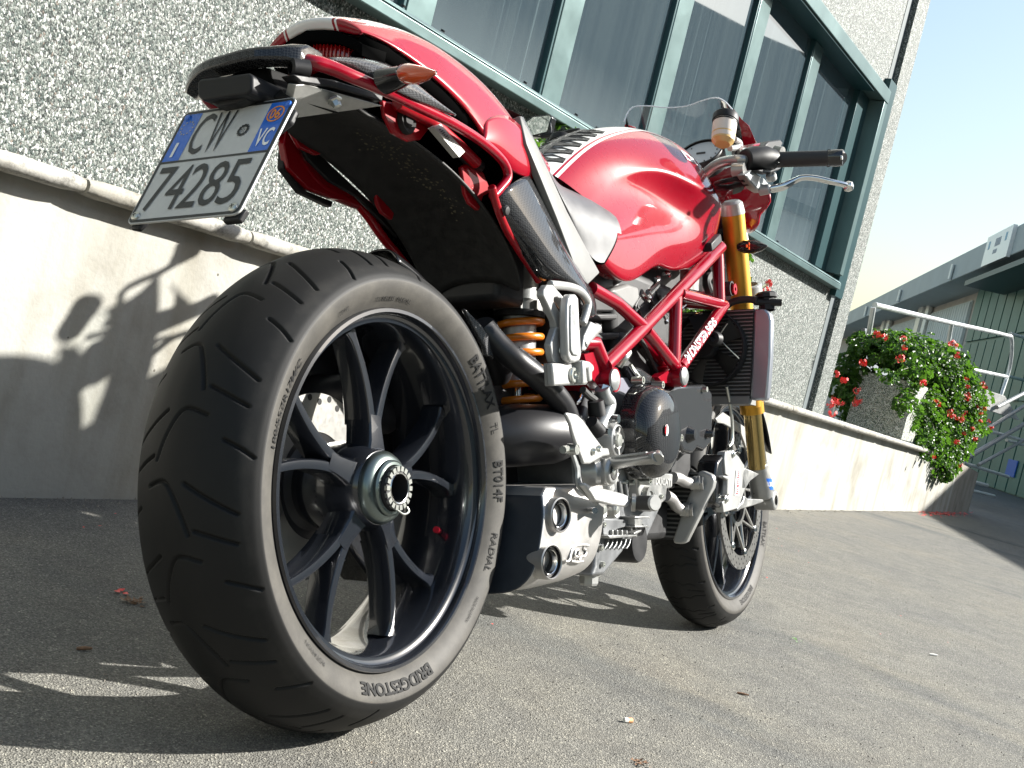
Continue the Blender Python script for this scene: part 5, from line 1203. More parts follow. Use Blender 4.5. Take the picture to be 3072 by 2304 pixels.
# ---- exhaust box under the engine
cs = [(q.x, q.y) for q in cr([V(a+(0,)) for a in ((-.134, .322), (-.142, .290), (-.143, .252), (-.141, .218), (-.131, .190), (-.105, .170), (-.05, .162), (.01, .160), (.06, .168), (.095, .195), (.105, .25), (.10, .322))], 4)]
st_ = [(.262, 1.0, -.008, .93), (.275, 1.0, 0, 1), (.34, 1.0, 0, 1), (.42, 1.0, .004, 1), (.474, 1, .010, .98), (.490, .96, .016, .93)]
rows = []
for x, ky, dz, kz in st_:
    rows.append([V((x+(.035*((z-.165)/.15)) + 0, y*ky, .24+(z-.24)*kz+dz)) for y, z in cs])
m = MB().use(M['exhaust']); m.grid(rows, cv=True); m.add(rows[-1], [tuple(range(len(cs)))])
m.use(mat('shaded_end_plate', (.035, .04, .048), .42, .3, .5, vary=(14, .2, .1))); m.add(rows[0], [tuple(range(len(cs)-1, -1, -1))])  # rear face darkened: its shade is put into the colour
ex = B(m, 'silencer_box', smooth=40, bevel=.003)
for q in ((1683, 1545), (1655, 1686)):
    c = P(q, -.154); d = V((-.15, -1, 0)).normalized()
    m = MB().use(M['exhaust']); m.lathe([(.0262, -.045), (.0262, -.02), (.0262, 0), (.0246, .0015), (.0235, 0)], c, d, 48)
    m.use(M['black_gloss']); m.lathe([(.0235, -.001), (.0235, -.006), (.0185, -.009)], c, d, 48); m.use(M['chrome']); m.lathe([(.0188, -.010), (.0178, -.002), (.0168, -.003), (.0164, -.010)], c, d, 48); m.use(M['hole']); m.lathe([(.0165, -.009), (.0165, -.05), (0, -.05)], c, d, 48)
    B(m, 'exhaust_outlet', ex)
m = MB().use(M['exhaust'])
# raised emblem on the box side
for pts in ([(905, 1045), (945, 1040), (965, 960), (985, 900), (1035, 870), (1100, 865), (1160, 870)], [(1040, 1000), (1010, 985), (1020, 930), (1055, 925), (1050, 980)], [(1060, 1030), (1080, 990), (1120, 985), (1135, 930), (1110, 910), (1100, 890)], [(970, 1045), (1030, 1055), (1100, 1045)]):
    m.tube(cr([P(a, -.1425, 'D') for a in pts], 4), .0022, 8)
B(m, 'raised_emblem', ex)
m = MB().use(M['heat_black'])
m.tube(cr([V((.28, .06, .385)), V((.30, -.01, .392)), V((.345, -.06, .40)), V((.41, -.09, .405)), V((.47, -.10, .41))], 6), [.044, .047, .049, .047, .03], 28)
m.tube(cr([V((.46, -.10, .41)), V((.52, -.08, .46)), V((.60, -.02, .56)), V((.66, .04, .62))], 5), .021, 16)
m.tube(cr([V((.31, .0, .37)), V((.33, .02, .33)), V((.34, .02, .30))], 4), .03, 16)
B(m, 'exhaust_collector')
m = MB().use(M['heat_black']); m.tube(cr([V((1.08, .0, .42)), V((1.12, .03, .33)), V((1.0, .05, .25)), V((.8, .06, .22)), V((.55, .05, .23))], 6), .021, 16); B(m, 'exhaust_header')

# ---- engine
eng = MB().use(M['case'])
def zp(pl_, y, d, z='S', mb=None, sg_=1): (mb or eng).prism(PL(pl_, y, z), (0, d, 0))
eng.prism([V((x, -.105, z)) for x, z in ((.50, .45), (.47, .36), (.49, .27), (.56, .225), (.78, .23), (.86, .30), (.86, .44), (.72, .49), (.60, .50))], (0, .21, 0))
eng_o = B(eng, 'engine_case', bevel=.008, seg=3)
m = MB().use(M['alu']); m.prism(PL([(1850, 60), (2100, 80), (2092, 232), (2035, 242), (2020, 370), (1960, 420), (1870, 500), (1790, 470), (1715, 300), (1700, 160), (1600, 60), (1380, 60), (1380, 20), (1700, 0)], -.128, 'D'), (0, .03, 0)); cc_ = B(m, 'clutch_side_case', eng_o, bevel=.003)
m = MB().use(M['alu']); c = P((1832, 340), -.134, 'D'); m.lathe([(0, .0), (.010, 0), (.012, -.004), (.0205, -.004), (.0215, .01)], c, (0, 1, 0), 30); m.use(M['alu_dark']); m.lathe([(0, -.001), (.011, -.001), (.0115, .0)], c, (0, 1, 0), 24); B(m, 'case_boss', eng_o)
m = MB().use(M['alu_paint']); vs, fs, _ = text_geo('DUCATI', .04); a_, b_, c_, d_ = [P(q, -.1292, 'D') for q in ((1905, 200), (2080, 215), (1905, 120), (2085, 135))]; m.add([(a_*(1-x)+b_*x)*(1-y)+(c_*(1-x)+d_*x)*y for x, y in vs], fs); B(m, 'case_lettering', eng_o, smooth=0)
m = MB().use(M['case']); m.prism(PL([(1130, 560), (1300, 560), (1320, 760), (1560, 790), (1560, 930), (1335, 1200), (1205, 1212), (1240, 1100), (1252, 800), (1130, 740)], -.112, 'D'), (0, .20, 0)); sump = B(m, 'sump', eng_o, bevel=.006, seg=3)
m = MB().use(M['alu_paint']); c = P((1262, 1240), -.10, 'D'); m.lathe([(0, .012), (.015, .012), (.017, .008), (.017, -.004), (.020, -.006), (.020, -.014)], c+V((0, .016, 0)), (0, 0, -1), 8); B(m, 'drain_plug', sump, smooth=20)
m = MB().use(M['alu_dark'])
for k in range(6):
    x = 1390+48*k; m.prism(PL([(x, 800), (x+8, 800), (x-6, 860), (x-36, 910), (x-46, 905), (x-14, 855)], -.118, 'D'), (0, .10, 0))
m.use(M['case']); m.prism(PL([(1320, 580), (1660, 590), (1660, 640), (1480, 690), (1400, 760), (1330, 750)], -.116, 'D'), (0, .06, 0))
m.use(M['alu'])
for k in range(6):
    x = 1430+52*k; m.prism(PL([(x, 700-(k > 3)*90), (x+14, 700-(k > 3)*90), (x+14, 780), (x, 780)], -.122, 'D'), (0, .05, 0))
m.prism(PL([(1382, 762), (1695, 752), (1695, 772), (1400, 796)], -.134, 'D'), (0, .06, 0))
for y0, x1 in ((552, 1845), (655, 1835)): m.prism(PL([(1680, y0), (x1-20, y0-5), (x1, y0+4), (x1, y0+16), (1680, y0+18)], -.134, 'D'), (0, .05, 0))
m.prism(PL([(1665, 740), (1700, 712), (1752, 698), (1750, 715), (1700, 745)], -.134, 'D'), (0, .05, 0)); m.prism(PL([(1676, 560), (1760, 590), (1760, 650), (1676, 650)], -.130, 'D'), (0, .04, 0))
B(m, 'cooling_fins', eng_o, bevel=.001)
m = MB().use(M['black']); m.lathe([(0, -.02), (.035, -.02), (.038, -.014), (.038, .04), (0, .04)], P((1620, 830), -.085, 'D'), (0, 1, 0), 32); B(m, 'oil_filter', eng_o)
for q in ((1312, 478), (1452, 478)):
    m = MB().use(M['alu']); c = P(q, -.135, 'D'); m.lathe([(.008, -.002), (.0125, -.004), (.0145, 0), (.0145, .03)], c, (0, 1, 0), 24); m.use(M['steel']); m.lathe([(0, -.007), (.0075, -.006), (.009, -.003), (.009, 0)], c, (0, 1, 0), 6); B(m, 'case_plug', eng_o)
m = MB().use(M['chrome']); m.tube([P((1120, 480), -.13, 'D'), P((1235, 485), -.165, 'D')], .005, 10); B(m, 'gear_shaft_stub', eng_o)
# clutch cover (carbon)
m = MB().use(M['carbon']); c = P((1835, 905), -.150, 'C')
m.lathe([(0, -.042), (.050, -.040), (.068, -.033), (.079, -.020), (.083, -.004), (.084, .022)], c, (0, 1, 0), 64)
m.prism(PL([(1625, 1290), (1880, 1440), (2010, 1290), (2090, 1150), (2090, 700), (1990, 800), (1800, 1200)], -.152, 'C'), (0, .02, 0))
clu = B(m, 'clutch_cover', bevel=.003)
m = MB().use(mat('white_badge', (.75, .75, .75), .4)); c2 = P((2022, 885), -.1925, 'C'); m.add([c2+V((math.cos(a)*.0085, -.0012, math.sin(a)*.010)) for a in [rad(20*k) for k in range(18)]], [tuple(range(18))]); m.use(M['lens_red']); m.add([c2+V((-.0085, -.0016, .004)), c2+V((-.0005, -.0016, .0105)), c2+V((-.0015, -.0016, -.0095)), c2+V((-.0085, -.0016, -.006))], [(0, 1, 2, 3)]); B(m, 'round_badge', clu, smooth=0)
for q in ((1720, 335), (1600, 722), (1800, 1450), (1940, 385), (2150, 970)):
    m = MB().use(M['steel']); m.lathe([(0, -.004), (.004, -.004), (.004, -.009), (.0068, -.009), (.007, .012)], P(q, -.140, 'C'), (0, 1, 0), 18); B(m, 'socket_bolt', clu)
# belt cover
m = MB().use(M['carbon']); m.prism(PL([(215, 45), (300, 15), (480, 5), (525, 60), (528, 200), (522, 395), (470, 450), (425, 430), (395, 470), (335, 455), (272, 330), (228, 120)], -.130, 'G'), (0, .06, 0))
m.prism(PL([(1620, 170), (1760, 200), (1900, 300), (1960, 370), (1740, 380)], -.118, 'C'), (0, .03, 0))
bc = B(m, 'belt_cover', bevel=.006, seg=3)
for q, r in (((372, 340), .0165), ((492, 335), .010)):
    m = MB().use(M['carbon']); m.lathe([(0, -.014), (r*.6, -.013), (r, 0), (r*1.1, .004)], P(q, -.131, 'G'), (0, 1, 0), 28); B(m, 'cover_dome', bc)
for q in ((292, 362), (472, 40)): m = MB().use(M['steel']); m.lathe([(0, -.006), (.0055, -.006), (.006, .004)], P(q, -.134, 'G'), (0, 1, 0), 14); B(m, 'cover_bolt', bc)
m = MB().use(M['steel']); m.tube([P((1625, 165), -.126, 'C'), P((1745, 330), -.134, 'C')], .0035, 10); m.tube(cr([P((1600, 30), -.12, 'C'), P((1560, 90), -.12, 'C'), P((1500, 170), -.11, 'C')], 5), .0075, 12); B(m, 'clutch_line_union')
# cylinders
cyl = MB().use(M['engine_dark'])
d1 = V((-.15, 0, 1)).normalized()
def finned(o, d, L_, hw, n, mt):
    mb = MB().use(mt); e = V((0, 1, 0)); f = d.cross(e)
    R_ = Matrix((f, e, d)).transposed()
    mb.box(o+d*L_/2, hw*.82, hw*.80, L_/2, R_)
    for k in range(n): mb.box(o+d*(L_*(k+.5)/n), hw, hw*1.05, L_/n*.18, R_)
    return mb
mb = finned(V((.63, 0, .47)), d1, .17, .085, 5, M['engine_dark']); R_ = Matrix.Rotation(rad(-8), 3, 'Y'); mb.box(V((.60, 0, .68)), .09, .085, .05, R_); B(mb, 'rear_cylinder', bevel=.004)
mb = finned(V((.82, 0, .38)), V((1, 0, .18)).normalized(), .15, .08, 5, M['engine_dark']); mb.box(V((1.00, 0, .42)), .055, .085, .085); B(mb, 'front_cylinder', bevel=.004)
m = MB().use(M['engine_dark'])
m.box(V((.80, 0, .66)), .16, .09, .07); m.box(V((.95, 0, .58)), .07, .08, .09); m.box(V((.74, -.02, .55)), .08, .075, .06)
m.box(V((.76, .01, .56)), .25, .055, .10); m.box(V((.90, .01, .74)), .16, .07, .06); m.box(V((.62, .03, .73)), .14, .07, .07)  # filler boxes added to close gaps in the cast shadow
B(m, 'airbox', bevel=.02, seg=3)
m = MB().use(M['engine_dark']); m.box(V((.42, .05, .38)), .10, .045, .12); B(m, 'linkage_filler', bevel=.015); m = MB().use(M['engine_dark']); m.box(V((.93, 0, .34)), .10, .05, .12); B(m, 'crankcase_filler', bevel=.015)  # hidden blocks added so the bike's shadow falls solid
m = MB().use(mat('grey_blue_cover', (.16, .16, .20), .4, .2, .5, vary=(10, .2))); m.prism(PL([(1000, 940), (1140, 940), (1120, 1000), (1050, 1110), (1045, 1200), (940, 1200), (930, 1020)], -.10, 'A'), (0, .02, 0)); B(m, 'case_side_plate', bevel=.002)
m = MB().use(M['skirt']); m.prism(PL([(1000, 335), (1040, 300), (1190, 250), (1300, 290), (1305, 420), (1230, 530), (1180, 490)], -.105, 'B'), (0, .04, 0)); B(m, 'throttle_body_cover', bevel=.006)
m = MB().use(M['alu']); m.prism(PL([(395, 700), (520, 550), (520, 745), (395, 720)], -.09, 'F'), (0, .01, 0)); B(m, 'heat_shield')
m = MB().use(M['chrome'])
for pts, r in (([(1470, 210), (1500, 190), (1490, 240), (1420, 310), (1390, 330)], .005), ([(1310, 340), (1340, 380), (1390, 420), (1400, 380), (1370, 350)], .007), ([(1560, 150), (1600, 130), (1620, 170)], .004), ([(1880, 575), (1960, 565)], .003), ([(1745, 520), (1790, 480)], .003), ([(1550, 560), (1580, 620), (1575, 660)], .006)):
    m = MB().use(M['chrome']); m.tube(cr([P(q, -.09, 'B') for q in pts], 4), r, 10); B(m, 'hose_clip')
m = MB().use(M['alu']); m.tube(cr([P(q, -.08, 'B') for q in ((1430, 790), (1480, 800), (1530, 770), (1545, 740))], 5), .010, 14)
B(m, 'coolant_elbow')
m = MB().use(M['rubber']); m.tube(cr([P(q, -.11, 'B') for q in ((1310, 830), (1400, 1000), (1480, 1180), (1530, 1300))], 5), .0038, 8); B(m, 'breather_hose'); m = MB().use(M['rubber']); m.tube(cr([P(q, -.09, 'B') for q in ((1290, 900), (1370, 1050), (1440, 1200), (1480, 1320))], 5), .012, 10); B(m, 'coolant_hose'); m = MB().use(M['rubber']); m.tube(cr([P(q, -.08, 'F') for q in ((570, 470), (600, 560), (560, 640), (590, 740))], 5), .010, 10); B(m, 'coolant_hose')
# slave cylinder / reservoir hoses behind the frame lug
m = MB().use(M['alu_dark']); m.tube(cr([P(q, -.140, 'C') for q in ((1310, 420), (1340, 520), (1390, 600), (1340, 740), (1280, 860))], 5), .0125, 14); m.use(M['black']); m.tube([P((1240, 560), -.145, 'C'), P((1260, 720), -.145, 'C')], [.013, .015], 18); m.tube([P((1195, 790), -.150, 'C'), P((1270, 900), -.150, 'C')], [.010, .013], 18)
m.use(M['chrome']); m.lathe([(0, -.01), (.012, -.01), (.013, .01)], P((1335, 470), -.140, 'C'), (.3, -.2, 1), 6); m.lathe([(0, -.012), (.007, -.012), (.0075, .01)], P((1425, 762), -.152, 'C'), (0, 1, 0), 18); m.lathe([(0, -.01), (.006, -.01), (.0065, .01)], P((1330, 905), -.155, 'C'), (0, 1, 0), 18); m.tube(cr([P(q, -.13, 'C') for q in ((1040, 590), (1080, 540), (1095, 495))], 4), .0025, 6)
B(m, 'rear_master_cylinder')
m = MB().use(M['rubber']); m.tube(cr([P(q, -.14, 'C') for q in ((1100, 440), (1160, 500), (1240, 560), (1260, 620))], 5), .006, 10); m.tube(cr([P(q, -.13, 'C') for q in ((1180, 470), (1260, 540), (1290, 620))], 5), .004, 10); B(m, 'brake_hose')
# swingarm pivot boss
m = MB().use(M['alu_paint']); c = P((1465, 1000), -.150, 'C'); m.lathe([(.024, -.006), (.0265, -.004), (.029, .004), (.029, .035)], c, (0, 1, 0), 40); m.lathe([(.009, -.003), (.014, -.005), (.015, .001), (.024, .003)], c, (0, 1, 0), 40); m.use(M['steel']); m.lathe([(0, -.009), (.011, -.008), (.012, 0)], c, (0, 1, 0), 6)
for k in range(5):
    a = 2*math.pi*k/5; m.use(M['alu_paint']); m.box(c+V((math.cos(a)*.019, -.001, math.sin(a)*.019)), .0055, .003, .0025, Matrix.Rotation(-a, 3, 'Y'))
B(m, 'swingarm_pivot', smooth=30)

wm = [([(1560, 1290), (1640, 1330), (1700, 1300), (1760, 1340)], .0025, -.10), ([(1380, 1330), (1450, 1400), (1560, 1420)], .003, -.12)]
rn = random.Random(9)
for k in range(9):
    a = (rn.uniform(1240, 1500), rn.uniform(300, 700)); b_ = (a[0]+rn.uniform(-120, 160), a[1]+rn.uniform(60, 260)); mid = ((a[0]+b_[0])/2+rn.uniform(-70, 70), (a[1]+b_[1])/2)
    m = MB().use(M['rubber']); m.tube(cr([P(a, -.085, 'B'), P(mid, -.095, 'B'), P(b_, -.085, 'B')], 6), rn.uniform(.002, .0042), 8); B(m, 'wiring')
for q, z in (((1560, 175), 'D'), ((1640, 175), 'D'), ((1745, 120), 'D'), ((1320, 640), 'D'), ((1290, 900), 'D'), ((1310, 1080), 'D'), ((1960, 330), 'D'), ((1180, 640), 'D')):
    m = MB().use(M['steel']); m.lathe([(0, -.003), (.0025, -.003), (.003, -.005), (.0048, -.005), (.0052, .006)], P(q, -.128 if z == 'D' and q[1] < 400 else -.113, z), (0, 1, 0), 16); B(m, 'case_bolt', eng_o)
for k in range(3):
    m = MB().use(M['case']); p0 = P((1430+70*k, 130+30*k), -.131, 'D'); p1 = P((1450+70*k, 330), -.131, 'D'); m.tube([p0, p1], .0035, 8); B(m, 'casting_rib', eng_o)
m = MB().use(M['alu']); m.lathe([(.026, -.004), (.032, -.002), (.034, .006), (.034, .02)], P((1520, 200), -.128, 'D'), (0, 1, 0), 36); m.lathe([(0, 0), (.026, 0)], P((1520, 200), -.128, 'D'), (0, 1, 0), 36); B(m, 'sprocket_cover', eng_o)
# ---- foot controls
m = MB().use(M['alu_paint']); m.prism(PL([(915, 705), (940, 690), (1040, 712), (1110, 775), (1215, 930), (1330, 1085), (1388, 1085), (1405, 1165), (1330, 1180), (1185, 1262), (1115, 1262), (1020, 1010), (985, 905), (965, 820)], -.168, 'C'), (0, .006, 0)); hgd = B(m, 'heel_guard', bevel=.0025)
for q in ((1222, 1120), (1280, 1090)): m = MB().use(M['steel']); m.lathe([(0, -.002), (.004, -.004), (.0055, -.001), (.0055, .004)], P(q, -.170, 'C'), (0, 1, 0), 16); B(m, 'guard_screw', hgd)
m = MB().use(M['alu']); c = P((1315, 1345), -.160, 'C'); m.tube([P((1095, 1360), -.135, 'C'), P((1190, 1350), -.148, 'C'), P((1300, 1340), -.156, 'C')], [.021, .023, .021], 20); m.lathe([(0, -.02), (.018, -.02), (.022, -.015), (.022, .018)], c, (0, 1, 0), 28); m.use(M['hole']); m.lathe([(.007, -.0205), (.013, -.0212), (.0135, -.02)], c, (0, 1, 0), 20); m.use(M['steel']); m.lathe([(0, -.022), (.006, -.0215), (.007, -.020)], c, (0, 1, 0), 6)
B(m, 'footrest_pivot', bevel=.002); m = MB().use(M['alu_paint']); m.tube(PL([(1330, 1440), (1345, 1560)], -.13, 'C'), .017, 12)
B(m, 'footrest_hanger', bevel=.002)
m = MB().use(M['alu']); pa, pb_ = P((1370, 1265), -.165, 'C'), P((1915, 1185), -.262, 'C')
m.tube([pa, pa*.75+pb_*.25, pa*.4+pb_*.6, pb_*.93+pa*.07, pb_], [.014, .0125, .0105, .0125, .010], 16, flat=.8)
dvv = (pb_-pa); 
for k in range(18):
    t = .14+.68*k/17; m.box(pa+dvv*t+V((0, 0, .0095-.0015*t)), .0095, .0018, .002)
m.tube([P((1930, 1140), -.258, 'C'), P((1925, 1210), -.264, 'C')], [.006, .0105], 14)
B(m, 'rider_footpeg', bevel=.0008)
m = MB().use(M['alu_paint']); m.prism(PL([(1130, 175), (1200, 215), (1370, 250), (1560, 300), (1640, 335), (1655, 395), (1590, 448), (1430, 425), (1240, 378), (1190, 290), (1120, 210)], [-.172, -.173, -.175, -.18, -.184, -.186, -.186, -.180, -.176, -.174, -.172], 'D'), (0, .012, 0)); bp_ = B(m, 'brake_pedal', bevel=.003)
m = MB().use(M['alu']); m.tube([P((1640, 395), -.184, 'D'), P((1685, 398), -.190, 'D')], .0145, 20); m.use(M['rubber']); m.tube([P((1680, 398), -.189, 'D'), P((1890, 402), -.225, 'D')], .0118, 20); m.use(M['alu_paint']); m.tube([P((1890, 402), -.225, 'D'), P((1905, 402), -.228, 'D')], [.0135, .0115], 20); B(m, 'pedal_toe_tip', bp_)
m = MB().use(M['alu_dark']); l_ = [P(q, -.158, 'C') for q in ((970, 1090), (1010, 1200), (1040, 1320), (1045, 1460), (1100, 1540), (1200, 1620), (1260, 1680)) ]; m.tube(cr(l_, 4), .0075, 8, flat=.5, up=(0, 1, 0)); m.use(M['steel']); m.lathe([(0, -.01), (.008, -.01), (.009, .006)], P((975, 1100), -.158, 'C'), (0, 1, 0), 16); m.tube([P((880, 1105), -.155, 'C'), P((960, 1095), -.155, 'C')], .006, 10); B(m, 'brake_pedal_link')

# ---- passenger footrest bracket
m = MB().use(M['alu_paint']); yb = -.165
m.prism(PL([(330, 262), (288, 318), (283, 375), (415, 650), (425, 725), (485, 715), (500, 640), (395, 430), (398, 400), (432, 392), (522, 520), (530, 425), (385, 262)], yb, 'B'), (0, .012, 0))
m.prism(PL([(423, 715), (380, 830), (360, 900), (375, 1000), (400, 1088), (560, 1098), (520, 1000), (500, 900), (518, 640), (498, 638), (487, 712)], yb-.0015, 'B'), (0, .012, 0))
m.prism(PL([(380, 1090), (395, 1335), (740, 1320), (760, 1290), (720, 1140), (660, 1092), (520, 1097)], yb, 'B'), (0, .016, 0))
pbk = B(m, 'passenger_peg_bracket', bevel=.002)
m = MB().use(M['alu_paint']); m.tube(cr([P(q, yb+.006, 'B') for q in ((350, 262), (470, 272), (580, 290), (670, 330), (730, 400), (755, 470), (735, 570), (700, 680))], 4), .0062, 12, flat=1.1)
m.tube(cr([P(q, yb+.018, 'B') for q in ((850, 720), (800, 760), (740, 830), (690, 900))], 4), .009, 12); m.prism(PL([(720, 800), (790, 650), (850, 680), (882, 720), (880, 775), (800, 860), (730, 960), (690, 960)], yb+.012, 'B'), (0, .014, 0))
B(m, 'bracket_arm', pbk, bevel=.002)
m = MB().use(M['alu_paint'])
top_, bot_ = P((598, 365), yb-.016, 'B'), P((612, 1070), yb-.022, 'B')
pol = [P(q, yb-.020, 'B') for q in ((552, 400), (580, 362), (628, 362), (658, 400), (668, 640), (690, 1000), (672, 1070), (620, 1090), (570, 1075), (545, 1020), (535, 700), (538, 480))]
m.prism(pol, (0, .014, 0)); peg = B(m, 'passenger_footpeg', pbk, bevel=.0035, seg=3)
m = MB().use(M['alu_dark']); m.prism([P(q, yb-.0225, 'B') for q in ((575, 470), (640, 470), (655, 640), (668, 960), (650, 1020), (600, 1010), (575, 960), (570, 700))], (0, .004, 0)); B(m, 'peg_recess', peg, bevel=.002)
m = MB().use(M['alu_paint']); m.prism(PL([(520, 1095), (640, 1105), (690, 1120), (725, 1170), (725, 1230), (690, 1290), (640, 1318), (395, 1335), (380, 1090)], yb-.010, 'B'), (0, .012, 0))
m.prism(PL([(700, 1060), (780, 1075), (822, 1115), (828, 1170), (806, 1190), (806, 1285), (768, 1285), (760, 1150), (740, 1150), (755, 1310), (700, 1320)], yb-.024, 'B'), (0, .022, 0))
B(m, 'peg_clevis', pbk, bevel=.003)
m = MB().use(M['steel']); c = P((607, 1218), yb-.013, 'B'); m.lathe([(0, .001), (.0055, .001), (.0065, -.002), (.0105, -.002), (.012, 0), (.012, .004)], c, (0, 1, 0), 20); m.lathe([(0, -.003), (.005, -.003), (.0065, 0)], P((470, 958), yb-.002, 'B'), (0, 1, 0), 14); B(m, 'peg_bolt', pbk)

# ---- radiator, fan, oil cooler
xr = 1.20
m = MB().use(M['rad_core']); q = QL([(2150, 918), (2262, 926), (2250, 1196), (2095, 1186)], xr); L_ = [V((xr, -p.y, p.z)) for p in q]
m.prism([q[1], q[2], L_[2], L_[1]], (.04, 0, 0)); rd = B(m, 'radiator')
m = MB().use(M['rad_fin'])
for k in range(24):
    t = (k+.5)/24; a = q[1]*(1-t)+q[2]*t; m.box(V((xr-.003, 0, a.z)), .003, abs(a.y), .0012)
B(m, 'radiator_fin', rd)
m = MB().use(M['rad_tank']); tk = QL([(2262, 925), (2296, 926), (2309, 940), (2314, 960), (2312, 1070), (2306, 1150), (2300, 1200), (2250, 1200)], xr-.006); m.prism(tk, (.025, 0, 0)); m.prism([V((p.x, -p.y, p.z)) for p in tk], (.025, 0, 0)); split_lr(B(m, 'radiator_tank', rd, bevel=.005, seg=3))
m = MB().use(M['rad_fin']); m.prism([q[2]+V((-.008, 0, .004)), V((xr-.008, -q[2].y, q[2].z+.004)), V((xr-.008, -q[2].y, q[2].z-.012)), q[2]+V((-.008, 0, -.012))], (.05, 0, 0)); B(m, 'radiator_bottom_rail', rd)
m = MB().use(M['black']); m.lathe([(0, .02), (.020, .02), (.024, .016), (.024, .008), (.018, .006), (.018, -.02)], Q((2300, 905), xr+.02), (0, .1, 1), 10); m.tube([Q((2262, 905), xr), Q((2345, 908), xr+.02)], .008, 10); cap_ = B(m, 'radiator_cap', rd)
m = MB().use(M['rubber']); m.tube(cr([Q(a, xr-.01) for a in ((2180, 918), (2200, 905), (2235, 898), (2270, 900))], 5), .008, 12); B(m, 'overflow_hose', rd)
m = MB().use(M['black']); fc = Q((2140, 1040), xr-.05); 
fcc = V((xr-.03, fc.y+.02, fc.z))
m.lathe([(.080, -.006), (.083, -.006), (.083, .02), (.080, .02)], fcc, (1, 0, 0), 48, closed=True, ref=(0, 1, 0))
m.lathe([(0, -.03), (.022, -.028), (.026, -.02), (.026, .0)], fcc, (1, 0, 0), 28, ref=(0, 1, 0))
for k in range(5):
    a = 2*math.pi*k/5; d = V((0, math.cos(a), math.sin(a))); e = V((0, -math.sin(a), math.cos(a))); p0 = fcc+d*.024; p1 = fcc+d*.078
    m.add([p0-e*.010+V((-.01, 0, 0)), p0+e*.010+V((.008, 0, 0)), p1+e*.026+V((.006, 0, 0)), p1-e*.018+V((-.012, 0, 0))], [(0, 1, 2, 3)])
fan = B(m, 'radiator_fan', rd)
for e_ in ([Q((2156, 1008), xr-.06), Q((2182, 970), xr-.06)], [Q((2158, 1018), xr-.06), Q((2217, 1076), xr-.05)]): m = MB().use(M['steel']); m.tube(e_, .0014, 6); B(m, 'fan_guard_wire', rd)
m = MB().use(M['black']); m.lathe([(0.007, -.02), (.014, -.018), (.017, 0)], Q((2147, 1018), xr-.09), (1, 0, 0), 20, ref=(0, 1, 0)); B(m, 'fan_motor_cap', rd)
xo = 1.06
m = MB().use(M['rad_core']); a_, b_, c_, d_ = QL([(240, 585), (440, 590), (300, 1040), (20, 1032)], xo, 'G'); ym = .06
m.prism([b_, c_, V((xo, ym, c_.z)), V((xo, ym, b_.z))], (.03, 0, 0)); oc = B(m, 'oil_cooler')
m = MB().use(M['rad_fin'])
for k in range(15):
    t = (k+.3)/15; a = b_*(1-t)+c_*t; y0 = a.y; m.box(V((xo-.003, (y0+ym)/2, a.z)), .003, abs(ym-y0)/2, .0018)
B(m, 'cooler_fin', oc)
m = MB().use(M['alu_paint']); m.prism(QL([(432, 585), (460, 578), (520, 605), (536, 640), (525, 690), (440, 870), (350, 1050), (320, 1068), (268, 1062), (262, 1035), (330, 830), (400, 660)], xo-.012, 'G'), (.022, 0, 0)); B(m, 'cooler_end_tank', oc, bevel=.004, seg=3)
for pts in ([(262, 625), (300, 630), (345, 655), (400, 665)], [(215, 745), (250, 765), (285, 815), (330, 840)]):
    m = MB().use(mat('braided_hose', (.38, .37, .36), .45, .7, .5, bump=(900, .6, .001))); m.tube(cr(QL(pts, [xo-.12, xo-.09, xo-.05, xo-.03], 'G'), 6), .0115, 16); ho = B(m, 'braided_hose', oc)
    e_ = pts[-1]; m = MB().use(M['alu'])
    for dx in (0, 22, 45): m.lathe([(.008, -.006), (.015-.001*(dx > 30), -.006), (.015, .006), (.008, .006)], Q((e_[0]+dx, e_[1]-2), xo-.03+dx*.0002, 'G'), V((.25, -1, .05)), 6 if dx != 22 else 20)
    B(m, 'hose_fitting', oc, smooth=20)

def PB(q, y, z='S'): return P(q, y+.02, z)
def PBL(qs, y, z='S'): return [PB(q, yy, z) for q, yy in zip(qs, y if isinstance(y, list) else [y]*len(qs))]
